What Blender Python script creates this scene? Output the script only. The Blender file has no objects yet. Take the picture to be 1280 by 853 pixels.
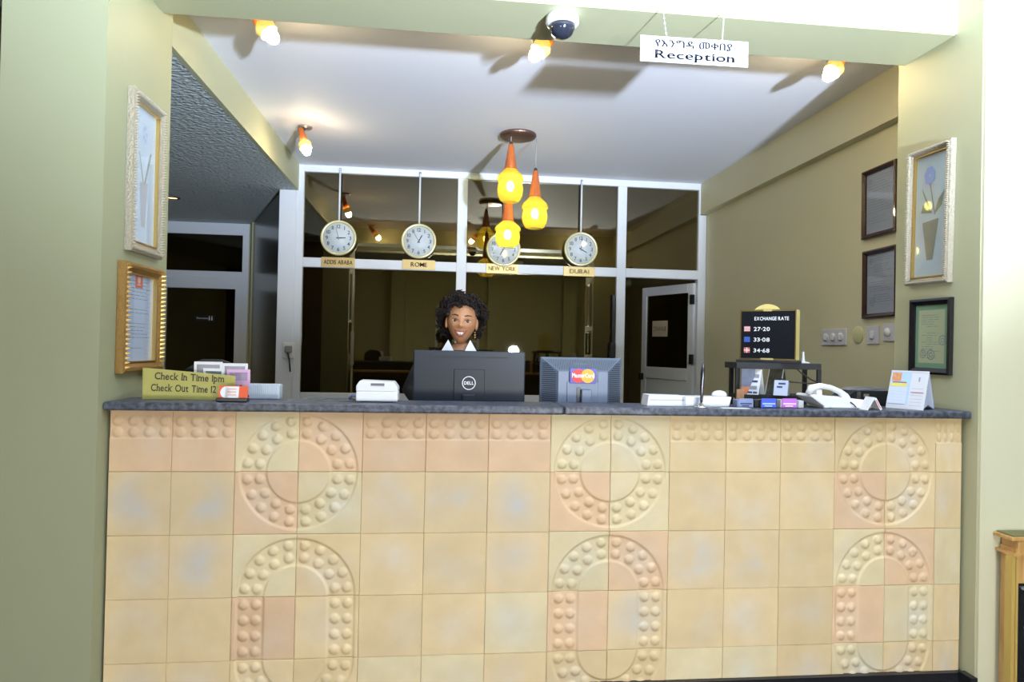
import bpy, bmesh, math, random
from mathutils import Vector, Matrix, noise
random.seed(7)
R = math.radians
S = bpy.context.scene
COL = S.collection

# ---------------------------------------------------------------- camera
CX, CY, CZ, YAW, PITCH, ROLL, FPX = 1.2664, -2.8354, 1.4372, 0.1108, 0.0095, 0.0208, 857.23
_r = Vector((math.cos(YAW), -math.sin(YAW), 0)); _F = Vector((math.sin(YAW), math.cos(YAW), 0)); _U = Vector((0, 0, 1))
_F2 = math.cos(PITCH)*_F + math.sin(PITCH)*_U; _U2 = -math.sin(PITCH)*_F + math.cos(PITCH)*_U
_r3 = math.cos(ROLL)*_r + math.sin(ROLL)*_U2; _U3 = -math.sin(ROLL)*_r + math.cos(ROLL)*_U2
cd = bpy.data.cameras.new('camera'); cam = bpy.data.objects.new('camera', cd); COL.objects.link(cam)
m3 = Matrix((_r3, _U3, -_F2)).transposed()
cam.matrix_world = Matrix.Translation((CX, CY, CZ)) @ m3.to_4x4()
cd.sensor_width = 36; cd.sensor_fit = 'HORIZONTAL'; cd.lens = FPX/1280*36; cd.clip_start = .02
S.camera = cam

# ---------------------------------------------------------------- world, exposure
S.view_settings.view_transform = 'Standard'; S.view_settings.look = 'None'
S.view_settings.exposure = 0.0; S.view_settings.gamma = 1
S.view_settings.use_curve_mapping = False
W = bpy.data.worlds.new('world'); S.world = W; W.use_nodes = True
W.node_tree.nodes['Background'].inputs[0].default_value = (1, .93, .75, 1)
W.node_tree.nodes['Background'].inputs[1].default_value = 0.05

# ---------------------------------------------------------------- flash, room light and added fills
def light(name, kind, loc, power, color, target=None, **kw):
    l = bpy.data.lights.new(name, kind); l.energy = power; l.color = color
    for k, v in kw.items(): setattr(l, k, v)
    o = bpy.data.objects.new(name, l); COL.objects.link(o); o.location = loc
    if target is not None:
        d = Vector(target) - Vector(loc); o.rotation_euler = d.to_track_quat('-Z', 'Y').to_euler()
    return o
FLASH = (3.02, -4.7, 1.36)
light('photo_flash', 'SPOT', FLASH, 6600, (.70, .82, 1.0), (1.95, 0.5, 6.1), spot_size=R(92), spot_blend=1.0, shadow_soft_size=.11)
light('added_fill', 'AREA', (2.6, -4.6, .70), 80, (1, .96, .92), (1.8, 0, 1.2), shape='DISK', size=.5)  # unseen fill lamp, added to light the counter tiles evenly
light('lobby_ceiling_light', 'AREA', (1.2, -3.4, 3.5), 20, (1, .86, .60), (1.2, -3.4, 0), shape='RECTANGLE', size=4.5, size_y=3.0)
light('added_fill', 'AREA', (-.3, -4.6, .70), 42, (1, .96, .88), (2.6, 1.5, 1.9), shape='DISK', size=.5)  # second unseen fill, added to brighten the right wall

light('added_office_fill', 'AREA', (1.8, 5.6, 3.0), 7, (1, .88, .6), (1.8, 5.6, 0), shape='RECTANGLE', size=2, size_y=1)  # unseen lamp added behind the partition to lift the dark panes

# ================================================================ materials
def new_mat(name):
    m = bpy.data.materials.new(name); m.use_nodes = True
    return m, m.node_tree.nodes, m.node_tree.links, m.node_tree.nodes['Principled BSDF']
MATS = {}
def mat(name, col, rough=.5, metal=0, emit=0, ecol=None, bump=0, bscale=60, var=0, vscale=6, spec=.5, alpha=1, trans=0, coat=0):
    if name in MATS: return MATS[name]
    m, N, L, p = new_mat(name)
    c = (*col, 1)
    p.inputs['Base Color'].default_value = c; p.inputs['Roughness'].default_value = rough
    p.inputs['Metallic'].default_value = metal; p.inputs['Specular IOR Level'].default_value = spec
    p.inputs['Transmission Weight'].default_value = trans; p.inputs['Coat Weight'].default_value = coat
    if emit:
        p.inputs['Emission Color'].default_value = (*(ecol or col), 1); p.inputs['Emission Strength'].default_value = emit
    tc = N.new('ShaderNodeTexCoord')
    if var:
        n = N.new('ShaderNodeTexNoise'); n.inputs['Scale'].default_value = vscale; n.inputs['Detail'].default_value = 4
        L.new(tc.outputs['Object'], n.inputs['Vector'])
        r = N.new('ShaderNodeMapRange'); r.inputs[3].default_value = 1-var; r.inputs[4].default_value = 1+var
        L.new(n.outputs['Fac'], r.inputs[0])
        mx = N.new('ShaderNodeVectorMath'); mx.operation = 'SCALE'; mx.inputs[0].default_value = col
        L.new(r.outputs[0], mx.inputs['Scale']); L.new(mx.outputs[0], p.inputs['Base Color'])
    if bump:
        n = N.new('ShaderNodeTexNoise'); n.inputs['Scale'].default_value = bscale; n.inputs['Detail'].default_value = 5
        L.new(tc.outputs['Object'], n.inputs['Vector'])
        b = N.new('ShaderNodeBump'); b.inputs['Strength'].default_value = bump; b.inputs['Distance'].default_value = .01
        L.new(n.outputs['Fac'], b.inputs['Height']); L.new(b.outputs[0], p.inputs['Normal'])
    MATS[name] = m
    return m
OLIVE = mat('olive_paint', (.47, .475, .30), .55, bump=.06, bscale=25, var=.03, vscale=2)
OLIVE_LIT = mat('olive_paint_lit', (.64, .62, .42), .55, bump=.06, bscale=25, var=.03, vscale=2)  # olive lightened to stand in for light on the right wall
OLIVE_SHADED = mat('olive_paint_shaded', (.335, .35, .215), .55, bump=.06, bscale=25, var=.03, vscale=2)  # olive darkened for the weaker flash on the left column
FLASHLIT = mat('flash_lit_paint', (.68, .67, .47), .5, bump=.05, bscale=25, var=.02, vscale=2)  # wall colour paled to stand in for flash overexposure
WHITEC = mat('white_ceiling_paint', (.74, .76, .83), .7, bump=.05, bscale=12)
ALU = mat('white_aluminium', (.70, .74, .80), .35)
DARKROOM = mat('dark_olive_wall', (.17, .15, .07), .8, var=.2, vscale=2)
DARKER = mat('dark_brown_wall', (.035, .03, .018), .8)
BLACK = mat('black_plastic', (.012, .013, .016), .35)
BLACKM = mat('matt_black', (.02, .02, .022), .6)
WHITEP = mat('white_plastic', (.78, .80, .82), .35)
PAPER = mat('white_paper', (.80, .82, .84), .7)
PAPERB = mat('pale_blue_paper', (.55, .62, .78), .5)
INK = mat('black_ink', (.03, .03, .035), .6)
GREYINK = mat('grey_ink', (.28, .29, .33), .7)
BRASS = mat('brass', (.70, .48, .17), .32, metal=1)
GOLD = mat('antique_gold', (.34, .20, .06), .42, metal=.6, bump=.5, bscale=160, var=.25, vscale=60)
CHAMP = mat('champagne_gilt', (.40, .36, .27), .4, metal=.4, bump=.6, bscale=140, var=.2, vscale=90)
MAHOG = mat('mahogany_frame', (.045, .016, .012), .25, coat=.4)
STEEL = mat('steel', (.55, .55, .56), .25, metal=1)
BRONZE = mat('bronze', (.20, .12, .09), .35, metal=.8, bump=.4, bscale=50)

def textured_ceiling():
    m, N, L, p = new_mat('stippled_ceiling_plaster')
    p.inputs['Base Color'].default_value = (.50, .56, .56, 1); p.inputs['Roughness'].default_value = .8
    tc = N.new('ShaderNodeTexCoord'); v = N.new('ShaderNodeTexNoise'); v.inputs['Scale'].default_value = 32; v.inputs['Detail'].default_value = 3
    L.new(tc.outputs['Object'], v.inputs['Vector'])
    b = N.new('ShaderNodeBump'); b.inputs['Strength'].default_value = 1; b.inputs['Distance'].default_value = .03
    L.new(v.outputs['Fac'], b.inputs['Height']); L.new(b.outputs[0], p.inputs['Normal'])
    return m
STIPPLE = textured_ceiling()

def glass_mat(name, tint, refl, rtint=(.95, .85, .62), edge=1.0):
    m = bpy.data.materials.new(name); m.use_nodes = True; N = m.node_tree.nodes; L = m.node_tree.links; N.clear()
    o = N.new('ShaderNodeOutputMaterial'); mx = N.new('ShaderNodeMixShader'); t = N.new('ShaderNodeBsdfTransparent'); g = N.new('ShaderNodeBsdfGlossy')
    lw = N.new('ShaderNodeLayerWeight'); lw.inputs[0].default_value = .5
    fr = N.new('ShaderNodeMath'); fr.operation = 'POWER'; fr.inputs[1].default_value = 5; L.new(lw.outputs['Facing'], fr.inputs[0])
    ad = N.new('ShaderNodeMath'); ad.operation = 'ADD'; ad.inputs[1].default_value = refl+.02; ad.use_clamp = True
    t.inputs[0].default_value = (*tint, 1); g.inputs[0].default_value = (*rtint, 1); g.inputs['Roughness'].default_value = .012
    fm = N.new('ShaderNodeMath'); fm.operation = 'MULTIPLY'; fm.inputs[1].default_value = edge; L.new(fr.outputs[0], fm.inputs[0])
    L.new(fm.outputs[0], ad.inputs[0]); L.new(ad.outputs[0], mx.inputs[0]); L.new(t.outputs[0], mx.inputs[1]); L.new(g.outputs[0], mx.inputs[2]); L.new(mx.outputs[0], o.inputs[0])
    return m
GLASS = glass_mat('bronze_tinted_glass', (.45, .40, .25), .15)
GLASSD = glass_mat('dark_door_glass', (.40, .36, .25), .08)
CLEAR = glass_mat('picture_glass', (.93, .95, .96), .0, (1, 1, 1), .35)

def granite():
    m, N, L, p = new_mat('dark_granite'); p.inputs['Roughness'].default_value = .42
    tc = N.new('ShaderNodeTexCoord'); n = N.new('ShaderNodeTexNoise'); n.inputs['Scale'].default_value = 45; n.inputs['Detail'].default_value = 6
    r = N.new('ShaderNodeValToRGB'); r.color_ramp.elements[0].position = .38; r.color_ramp.elements[0].color = (.030, .035, .05, 1)
    r.color_ramp.elements[1].position = .72; r.color_ramp.elements[1].color = (.13, .15, .20, 1)
    L.new(tc.outputs['Object'], n.inputs['Vector']); L.new(n.outputs['Fac'], r.inputs[0]); L.new(r.outputs[0], p.inputs['Base Color'])
    return m
GRANITE = granite()
def black_marble():
    m, N, L, p = new_mat('black_marble'); p.inputs['Roughness'].default_value = .15
    tc = N.new('ShaderNodeTexCoord'); n = N.new('ShaderNodeTexNoise'); n.inputs['Scale'].default_value = 9; n.inputs['Detail'].default_value = 8; n.inputs['Distortion'].default_value = 1.6
    r = N.new('ShaderNodeValToRGB'); r.color_ramp.elements[0].position = .60; r.color_ramp.elements[0].color = (.012, .013, .016, 1)
    r.color_ramp.elements[1].position = .68; r.color_ramp.elements[1].color = (.45, .45, .47, 1)
    L.new(tc.outputs['Object'], n.inputs['Vector']); L.new(n.outputs['Fac'], r.inputs[0]); L.new(r.outputs[0], p.inputs['Base Color'])
    return m
MARBLE = black_marble()
def wood(name, a, b, sc=6, rough=.4):
    m, N, L, p = new_mat(name); p.inputs['Roughness'].default_value = rough
    tc = N.new('ShaderNodeTexCoord'); mp = N.new('ShaderNodeMapping'); mp.inputs['Scale'].default_value = (1, 1, .15)
    n = N.new('ShaderNodeTexNoise'); n.inputs['Scale'].default_value = sc*6; n.inputs['Detail'].default_value = 5
    r = N.new('ShaderNodeValToRGB'); r.color_ramp.elements[0].position = .35; r.color_ramp.elements[0].color = (*a, 1)
    r.color_ramp.elements[1].position = .7; r.color_ramp.elements[1].color = (*b, 1)
    L.new(tc.outputs['Object'], mp.inputs[0]); L.new(mp.outputs[0], n.inputs['Vector']); L.new(n.outputs['Fac'], r.inputs[0]); L.new(r.outputs[0], p.inputs['Base Color'])
    return m
LIGHTWOOD = wood('golden_wood', (.50, .27, .08), (.68, .42, .16))
ORANGEWOOD = wood('orange_wood', (.42, .10, .022), (.52, .145, .03))

def tile_mat(name, base, blotch, amount):
    m, N, L, p = new_mat(name); p.inputs['Roughness'].default_value = .55; p.inputs['Specular IOR Level'].default_value = .35
    tc = N.new('ShaderNodeTexCoord'); oi = N.new('ShaderNodeObjectInfo')
    ad = N.new('ShaderNodeVectorMath'); ad.operation = 'ADD'
    ml = N.new('ShaderNodeVectorMath'); ml.operation = 'SCALE'; ml.inputs['Scale'].default_value = 1.0
    cb = N.new('ShaderNodeCombineXYZ'); mu = N.new('ShaderNodeMath'); mu.operation = 'MULTIPLY'; mu.inputs[1].default_value = 37
    L.new(oi.outputs['Random'], mu.inputs[0]); L.new(mu.outputs[0], cb.inputs[0]); L.new(mu.outputs[0], cb.inputs[1])
    L.new(tc.outputs['Object'], ml.inputs[0]); L.new(ml.outputs[0], ad.inputs[0]); L.new(cb.outputs[0], ad.inputs[1])
    n = N.new('ShaderNodeTexNoise'); n.inputs['Scale'].default_value = 4.5; n.inputs['Detail'].default_value = 3; n.inputs['Roughness'].default_value = .45
    L.new(ad.outputs[0], n.inputs['Vector'])
    # pale bloom stronger towards the middle of each cast tile
    ln = N.new('ShaderNodeVectorMath'); ln.operation = 'LENGTH'; L.new(tc.outputs['Object'], ln.inputs[0])
    rg = N.new('ShaderNodeMapRange'); rg.inputs[1].default_value = .14; rg.inputs[2].default_value = .02; rg.inputs[3].default_value = .0; rg.inputs[4].default_value = 1
    L.new(ln.outputs['Value'], rg.inputs[0])
    rn = N.new('ShaderNodeMapRange'); rn.inputs[1].default_value = .42; rn.inputs[2].default_value = .68; rn.inputs[4].default_value = amount
    L.new(n.outputs['Fac'], rn.inputs[0])
    mm = N.new('ShaderNodeMath'); mm.operation = 'MULTIPLY'; L.new(rg.outputs[0], mm.inputs[0]); L.new(rn.outputs[0], mm.inputs[1])
    mx = N.new('ShaderNodeMix'); mx.data_type = 'RGBA'; mx.inputs[6].default_value = (*base, 1); mx.inputs[7].default_value = (*blotch, 1)
    L.new(mm.outputs[0], mx.inputs[0])
    n2 = N.new('ShaderNodeTexNoise'); n2.inputs['Scale'].default_value = 9; n2.inputs['Detail'].default_value = 6; L.new(ad.outputs[0], n2.inputs['Vector'])
    r2 = N.new('ShaderNodeMapRange'); r2.inputs[1].default_value = .3; r2.inputs[2].default_value = .7; r2.inputs[3].default_value = .93; r2.inputs[4].default_value = 1.05; L.new(n2.outputs['Fac'], r2.inputs[0])
    rr = N.new('ShaderNodeMapRange'); rr.inputs[3].default_value = .94; rr.inputs[4].default_value = 1.06; L.new(oi.outputs['Random'], rr.inputs[0])
    m2 = N.new('ShaderNodeMath'); m2.operation = 'MULTIPLY'; L.new(r2.outputs[0], m2.inputs[0]); L.new(rr.outputs[0], m2.inputs[1])
    sc = N.new('ShaderNodeVectorMath'); sc.operation = 'SCALE'; L.new(mx.outputs[2], sc.inputs[0]); L.new(m2.outputs[0], sc.inputs['Scale'])
    L.new(sc.outputs[0], p.inputs['Base Color'])
    b = N.new('ShaderNodeBump'); b.inputs['Strength'].default_value = .15; b.inputs['Distance'].default_value = .004; L.new(n2.outputs['Fac'], b.inputs['Height']); L.new(b.outputs[0], p.inputs['Normal'])
    return m
T_CREAM = tile_mat('cream_cast_stone', (.72, .56, .32), (.64, .58, .48), .9)
T_PEACH = tile_mat('peach_cast_stone', (.71, .50, .31), (.64, .54, .42), .7)
T_PALE = tile_mat('pale_cast_stone', (.72, .61, .37), (.64, .62, .54), .8)
T_GREY = tile_mat('greyish_cast_stone', (.70, .55, .325), (.54, .53, .50), 1.2)

# ================================================================ mesh helpers
class MB:
    def __init__(s): s.v = []; s.f = []; s.sm = []
    def add(s, vs, fs, smooth=False):
        o = len(s.v); s.v += [tuple(v) for v in vs]; s.f += [tuple(i+o for i in f) for f in fs]; s.sm += [smooth]*len(fs); return s
    def box(s, x0, x1, y0, y1, z0, z1, M=None):
        vs = [Vector(p) for p in ((x0,y0,z0),(x1,y0,z0),(x1,y1,z0),(x0,y1,z0),(x0,y0,z1),(x1,y0,z1),(x1,y1,z1),(x0,y1,z1))]
        if M: vs = [M @ v for v in vs]
        return s.add(vs, [(0,3,2,1),(4,5,6,7),(0,1,5,4),(1,2,6,5),(2,3,7,6),(3,0,4,7)])
    def tube(s, pts, r, n=8, cap=True, smooth=True):
        pts = [Vector(p) for p in pts]
        if not isinstance(r, (list, tuple)): r = [r]*len(pts)
        o = len(s.v); up = None
        for i, p in enumerate(pts):
            t = (pts[min(i+1, len(pts)-1)] - pts[max(i-1, 0)]).normalized()
            if up is None: up = t.orthogonal().normalized()
            up = (up - t*up.dot(t)).normalized(); b = t.cross(up)
            for k in range(n):
                a = 2*math.pi*k/n; s.v.append(tuple(p + r[i]*(math.cos(a)*up + math.sin(a)*b)))
        for i in range(len(pts)-1):
            for k in range(n):
                s.f.append((o+i*n+k, o+i*n+(k+1) % n, o+(i+1)*n+(k+1) % n, o+(i+1)*n+k)); s.sm.append(smooth)
        if cap:
            s.f.append(tuple(o+k for k in reversed(range(n)))); s.sm.append(False)
            e = o+(len(pts)-1)*n; s.f.append(tuple(e+k for k in range(n))); s.sm.append(False)
        return s
    def lathe(s, prof, n=24, M=None, smooth=True, sx=1, sy=1):   # prof: (r,z) about local z
        o = len(s.v)
        for r, z in prof:
            for k in range(n):
                a = 2*math.pi*k/n; v = Vector((r*math.cos(a)*sx, r*math.sin(a)*sy, z)); s.v.append(tuple(M @ v if M else v))
        for i in range(len(prof)-1):
            for k in range(n):
                s.f.append((o+i*n+k, o+i*n+(k+1) % n, o+(i+1)*n+(k+1) % n, o+(i+1)*n+k)); s.sm.append(smooth)
        if prof[0][0] > 1e-5: s.f.append(tuple(o+k for k in reversed(range(n)))); s.sm.append(False)
        if prof[-1][0] > 1e-5: e = o+(len(prof)-1)*n; s.f.append(tuple(e+k for k in range(n))); s.sm.append(False)
        return s
    def ball(s, c, r, n=12, M=None, sc=(1, 1, 1)):
        T = Matrix.Translation(c) @ Matrix.Diagonal((*sc, 1))
        if M: T = M @ T
        return s.lathe([(r*math.sin(math.pi*i/(n//2+1)) if 0 < i < n//2+1 else 0, -r*math.cos(math.pi*i/(n//2+1))) for i in range(n//2+2)], n, T)
    def prism(s, poly, y0, y1, M=None):     # poly in xz, extruded along y
        n = len(poly)
        vs = [Vector((x, y0, z)) for x, z in poly] + [Vector((x, y1, z)) for x, z in poly]
        if M: vs = [M @ v for v in vs]
        return s.add(vs, [tuple(range(n)), tuple(reversed(range(n, 2*n)))] + [(i, i+n, (i+1) % n+n, (i+1) % n) for i in range(n)])
    def quad(s, a, b, c, d): return s.add([a, b, c, d], [(0, 1, 2, 3)])
    def build(s, name, m, parent=None, bevel=0, seg=2, label=None, kind=None, auto=False):
        me = bpy.data.meshes.new(name); me.from_pydata(s.v, [], s.f); me.polygons.foreach_set('use_smooth', s.sm); me.update()
        bm = bmesh.new(); bm.from_mesh(me); bmesh.ops.recalc_face_normals(bm, faces=bm.faces)
        if bevel:
            bmesh.ops.bevel(bm, geom=[e for e in bm.edges if len(e.link_faces) == 2 and e.calc_face_angle(0) > .6], offset=bevel, segments=seg, affect='EDGES', profile=.5, clamp_overlap=True)
        bm.to_mesh(me); bm.free()
        me.materials.append(m)
        o = bpy.data.objects.new(name, me); COL.objects.link(o)
        if parent is not None: o.parent = parent
        if label: o['label'] = label
        if kind: o['kind'] = kind
        return o
def thing(name, label, cat, loc=(0, 0, 0), rz=0, group=None, rot=None):
    o = bpy.data.objects.new(name, None); COL.objects.link(o); o.empty_display_size = .05
    o.location = loc; o.rotation_euler = rot or (0, 0, rz); o['label'] = label; o['category'] = cat
    if group: o['group'] = group
    return o
def tag(o, label, cat, group=None):
    o['label'] = label; o['category'] = cat
    if group: o['group'] = group
    return o
def struct(name, loc=(0, 0, 0), rz=0, label=None):
    o = bpy.data.objects.new(name, None); COL.objects.link(o); o.empty_display_size = .05
    o.location = loc; o.rotation_euler = (0, 0, rz); o['kind'] = 'structure'
    if label: o['label'] = label
    return o
def kids(o): return [c for c in bpy.data.objects if c.parent == o]
def copy_tree(o, parent=None):
    c = o.copy(); COL.objects.link(c)
    if parent is not None: c.parent = parent
    for k in kids(o): copy_tree(k, c)
    return c

# ---- lettering, flat print
_gl = {}
def glyph(ch, bold=0):
    k = (ch, bold)
    if k in _gl: return _gl[k]
    cu = bpy.data.curves.new('t', 'FONT'); cu.body = ch; cu.size = 1; cu.offset = bold; cu.resolution_u = 4
    ob = bpy.data.objects.new('t', cu); COL.objects.link(ob)
    dg = bpy.context.evaluated_depsgraph_get(); me = bpy.data.meshes.new_from_object(ob.evaluated_get(dg))
    vs = [tuple(v.co) for v in me.vertices]; fs = [tuple(p.vertices) for p in me.polygons]
    bpy.data.objects.remove(ob); bpy.data.curves.remove(cu); bpy.data.meshes.remove(me)
    _gl[k] = (vs, fs); return _gl[k]
SERIF = {'R': 'L0 R0 LC', 'p': 'LD LX', 'i': 'M0 WX', 'n': 'L0 R0 LX', 'h': 'L0 R0 LC', 'k': 'L0 R0 LC RX', 'I': 'M0 MC', 'T': 'M0', 'm': 'L0 M0 R0 LX', 'u': 'LX RX R0', '1': 'R0'}
def lettering(text, h, m, parent, loc, width=None, bold=0, serif=False, gap=.09, space=.32, name='lettering', rot=(R(90), 0, 0), label=None, xs=1, dbl=0):
    vs, fs = [], []; pen = 0
    for ch in text:
        if ch == ' ': pen += space; continue
        gv, gf = glyph(ch, bold)
        if not gv: pen += space; continue
        x0 = min(v[0] for v in gv); x1 = max(v[0] for v in gv); o = len(vs)
        vs += [(v[0]-x0+pen, v[1], 0) for v in gv]; fs += [tuple(i+o for i in f) for f in gf]
        if serif and ch in SERIF:
            st = .045
            for q in SERIF[ch].split():
                xx = {'L': pen+st, 'M': pen+(x1-x0)/2, 'R': pen+(x1-x0)-st, 'W': pen+(x1-x0)/2-.05}[q[0]]
                yy = {'0': 0.012, 'X': .49, 'C': .69, 'D': -.19}[q[1]]; o = len(vs)
                sw_ = .05 if q[0] == 'W' else .1
                if q[0] == 'W': yy -= .02
                vs += [(xx-sw_, yy-.02, 0), (xx+sw_, yy-.02, 0), (xx+sw_, yy+.025, 0), (xx-sw_, yy+.025, 0)]; fs.append((o, o+1, o+2, o+3))
        pen += x1-x0+gap
    if dbl:
        o = len(vs); vs += [(v[0]+dbl, v[1]+dbl*.6, 0) for v in vs[:o]]; fs += [tuple(i+o for i in f) for f in list(fs)]
    pen -= gap; k = h/.7; kx = (width/pen) if width else k*xs
    vs = [((v[0]-pen/2)*kx, v[1]*k, 0) for v in vs]
    me = bpy.data.meshes.new(name); me.from_pydata(vs, [], fs); me.materials.append(m); me.update()
    o = bpy.data.objects.new(name, me); COL.objects.link(o); o.location = loc; o.rotation_euler = rot
    if parent is not None: o.parent = parent
    if label: o['label'] = label
    return o
def disc(mb, x, z, r, y=0, n=28, a0=0, a1=2*math.pi, ri=0):
    pts = [(x+r*math.cos(a0+(a1-a0)*i/n), z+r*math.sin(a0+(a1-a0)*i/n)) for i in range(n+(0 if a1-a0 > 6.28 else 1))]
    if ri:
        q = [(x+ri*math.cos(a0+(a1-a0)*i/n), z+ri*math.sin(a0+(a1-a0)*i/n)) for i in range(len(pts))]
        o = len(mb.v); N_ = len(pts)
        mb.v += [(a, y, b) for a, b in pts] + [(a, y, b) for a, b in q]
        for i in range(N_ if a1-a0 > 6.28 else N_-1): mb.f.append((o+i, o+(i+1) % N_, o+N_+(i+1) % N_, o+N_+i)); mb.sm.append(False)
    else: mb.add([(a, y, b) for a, b in pts], [tuple(range(len(pts)))])
    return mb
def rect(mb, x0, x1, z0, z1, y=0): return mb.add([(x0, y, z0), (x1, y, z0), (x1, y, z1), (x0, y, z1)], [(0, 1, 2, 3)])

# ================================================================ THE SETTING
YB = 3.92          # plane of the glazed partition
ZC = 3.15          # ceiling over the desk
ZB = 2.90          # beam soffits and corridor ceiling
o = MB().box(-5, 8, -9, 8, -.1, 0).build('floor', mat('dark_floor', (.03, .03, .032), .2), kind='structure')
o = MB().box(-.10, 4.05, .44, 3.97, ZC, ZC+.1).build('ceiling', WHITEC, kind='structure')
MB().box(-2.9, -0.097, .3, 6.9, ZB+.001, ZB+.06).build('ceiling_corridor', STIPPLE, kind='structure')
MB().box(-5, 8, -9, -.05, 3.6, 3.7).build('ceiling_lobby', WHITEC, kind='structure')
# header over the counter: olive soffit with a face paled as if flash-lit
MB().box(-.02, 3.64, .092, .44, 2.93, 3.65).build('trim_1', OLIVE, kind='structure', label='olive beam across the front over the counter')
MB().box(-.02, 3.64, .078, .092, 2.932, 3.6).build('trim_2', FLASHLIT, kind='structure', label='front beam face, paled as if flash-lit')
# side beams
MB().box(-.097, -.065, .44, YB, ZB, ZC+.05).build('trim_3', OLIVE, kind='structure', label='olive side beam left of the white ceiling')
MB().box(3.925, 4.15, .44, YB+.1, 2.838, ZC+.05).build('trim_4', OLIVE_LIT, kind='structure', label='olive side beam right of the white ceiling')
# columns either side of the counter
MB().box(-.375, 0, -.08, .55, 0, 3.6).build('wall_left', OLIVE_SHADED, kind='structure')
MB().box(3.632, 6, -.075, .48, 0, 3.6).build('wall_column_right', OLIVE, kind='structure')
MB().box(3.636, 6, -.09, -.075, 0, 2.845).build('trim_5', FLASHLIT, kind='structure', label='right column front, paled as if flash-lit')
MB().box(3.636, 3.70, -.09, -.075, 2.845, 3.6).build('trim_6', FLASHLIT, kind='structure', label='column corner strip, paled as if flash-lit')
MB().box(3.99, 4.14, .48, YB+.2, 0, ZC).build('wall_right', OLIVE_LIT, kind='structure')
# lobby behind the camera
LOB = mat('lobby_olive_paint', (.42, .38, .20), .6)
MB().box(-5, 8, -7.6, -7.5, 0, 3.6).build('wall_lobby_rear', LOB, kind='structure')
MB().box(-3.1, -3.0, -7.5, .5, 0, 3.6).build('wall_lobby_left', mat('brown_panel', (.09, .06, .035), .6), kind='structure')
MB().box(6, 6.1, -7.5, -.05, 0, 3.6).build('wall_lobby_right', LOB, kind='structure')
MB().box(-3, -.375, .45, .55, 0, 3.6).build('wall_lobby_side', mat('brown_panel', (.09, .06, .035), .6), kind='structure')
for i, x in enumerate((-1.6, .1, 2.6, 4.6)):
    MB().box(x, x+.35, -7.5, -7.15, 0, 3.6).build('wall_pilaster_%d' % (i+1), LOB, kind='structure')
MB().box(-3, 6, -3.0, -2.7, 3.25, 3.6).build('trim_7', LOB, kind='structure', label='lobby cross beam')
wn = struct('window_2', (1.25, -7.48, 0), label='glazed lobby doors seen reflected')
MB().box(0, .06, -.05, 0, 0, 2.3).box(1.1, 1.16, -.05, 0, 0, 2.3).box(.06, 1.1, -.05, 0, 2.24, 2.3).box(.55, .61, -.05, 0, 0, 2.24).build('door_frame', ALU, wn)
for k in range(5): MB().box(.06, 1.1, -.04, -.01, .3+k*.42, .33+k*.42).build('glazing_bar', ALU, wn)
# rooms behind the glass
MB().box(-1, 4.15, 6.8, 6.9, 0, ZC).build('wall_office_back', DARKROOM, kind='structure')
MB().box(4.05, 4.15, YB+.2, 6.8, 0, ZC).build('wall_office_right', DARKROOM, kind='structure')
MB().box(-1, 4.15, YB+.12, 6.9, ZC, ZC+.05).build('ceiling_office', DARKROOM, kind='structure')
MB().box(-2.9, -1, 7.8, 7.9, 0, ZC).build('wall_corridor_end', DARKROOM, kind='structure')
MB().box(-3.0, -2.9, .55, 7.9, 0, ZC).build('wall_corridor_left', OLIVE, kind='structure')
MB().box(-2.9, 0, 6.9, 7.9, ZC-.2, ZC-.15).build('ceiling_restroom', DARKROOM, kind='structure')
# plinths
MB().box(0, 3.632, -.022, .10, 0, .036).build('baseboard_counter', BLACK, kind='structure')
MB().box(3.60, 3.632, -.095, -.022, 0, .045).build('baseboard_right', BLACK, kind='structure')

# ---- glazed partition
w = struct('window_1', (0, YB, 0), label='white aluminium glazed partition behind the desk')
def rail(x0, x1, z0, z1, y0=-.03, y1=.05, nm='frame_rail', p=w, m=ALU): return MB().box(x0, x1, y0, y1, z0, z1).build(nm, m, p, bevel=.004, seg=1)
rail(-.240, -.086, 0, ZB-.002, -.04, .06, 'corner_post')
rail(-.086, -.016, 0, ZC-.001, nm='frame_post'); rail(-.016, 3.906, 3.083, ZC-.001); rail(3.906, 3.988, 0, 2.827, nm='frame_post'); rail(3.906, 3.923, 2.827, ZC-.001, nm='frame_post')
rail(1.452, 1.548, 0, 3.083, nm='mullion'); rail(3.059, 3.152, 0, 3.083, nm='mullion')
for a, b in ((-.016, 1.452), (1.548, 3.059), (3.152, 3.906)):
    rail(a, b, 2.169, 2.260, nm='transom')
    MB().box(a, b, .006, .012, 2.260, 3.083).build('glass_pane', GLASS, w)
for a, b in ((-.016, 1.452), (1.548, 3.059)):
    rail(a, b, .86, .967, nm='sill_rail')
    MB().box(a, b, -.005, .02, 0, .86).build('lower_panel', ALU, w)
    MB().box(a, b, .006, .012, .967, 2.169).build('glass_pane', GLASS, w)
MB().box(.459, .475, -.01, .005, .967, 2.169).build('sliding_joint', mat('bronze_strip', (.16, .15, .09), .4), w)
MB().box(.453, .485, -.03, -.01, 1.236, 1.558).build('pull_handle', mat('bronze_strip', (.16, .15, .09), .4), w, bevel=.004)
MB().box(3.017, 3.049, -.04, .0, 1.4185, 1.988).build('lock_bar', BLACK, w, bevel=.004)
MB().box(3.001, 3.058, -.05, .0, 1.354, 1.5045).build('lock_box', BLACKM, w, bevel=.004)
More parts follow.
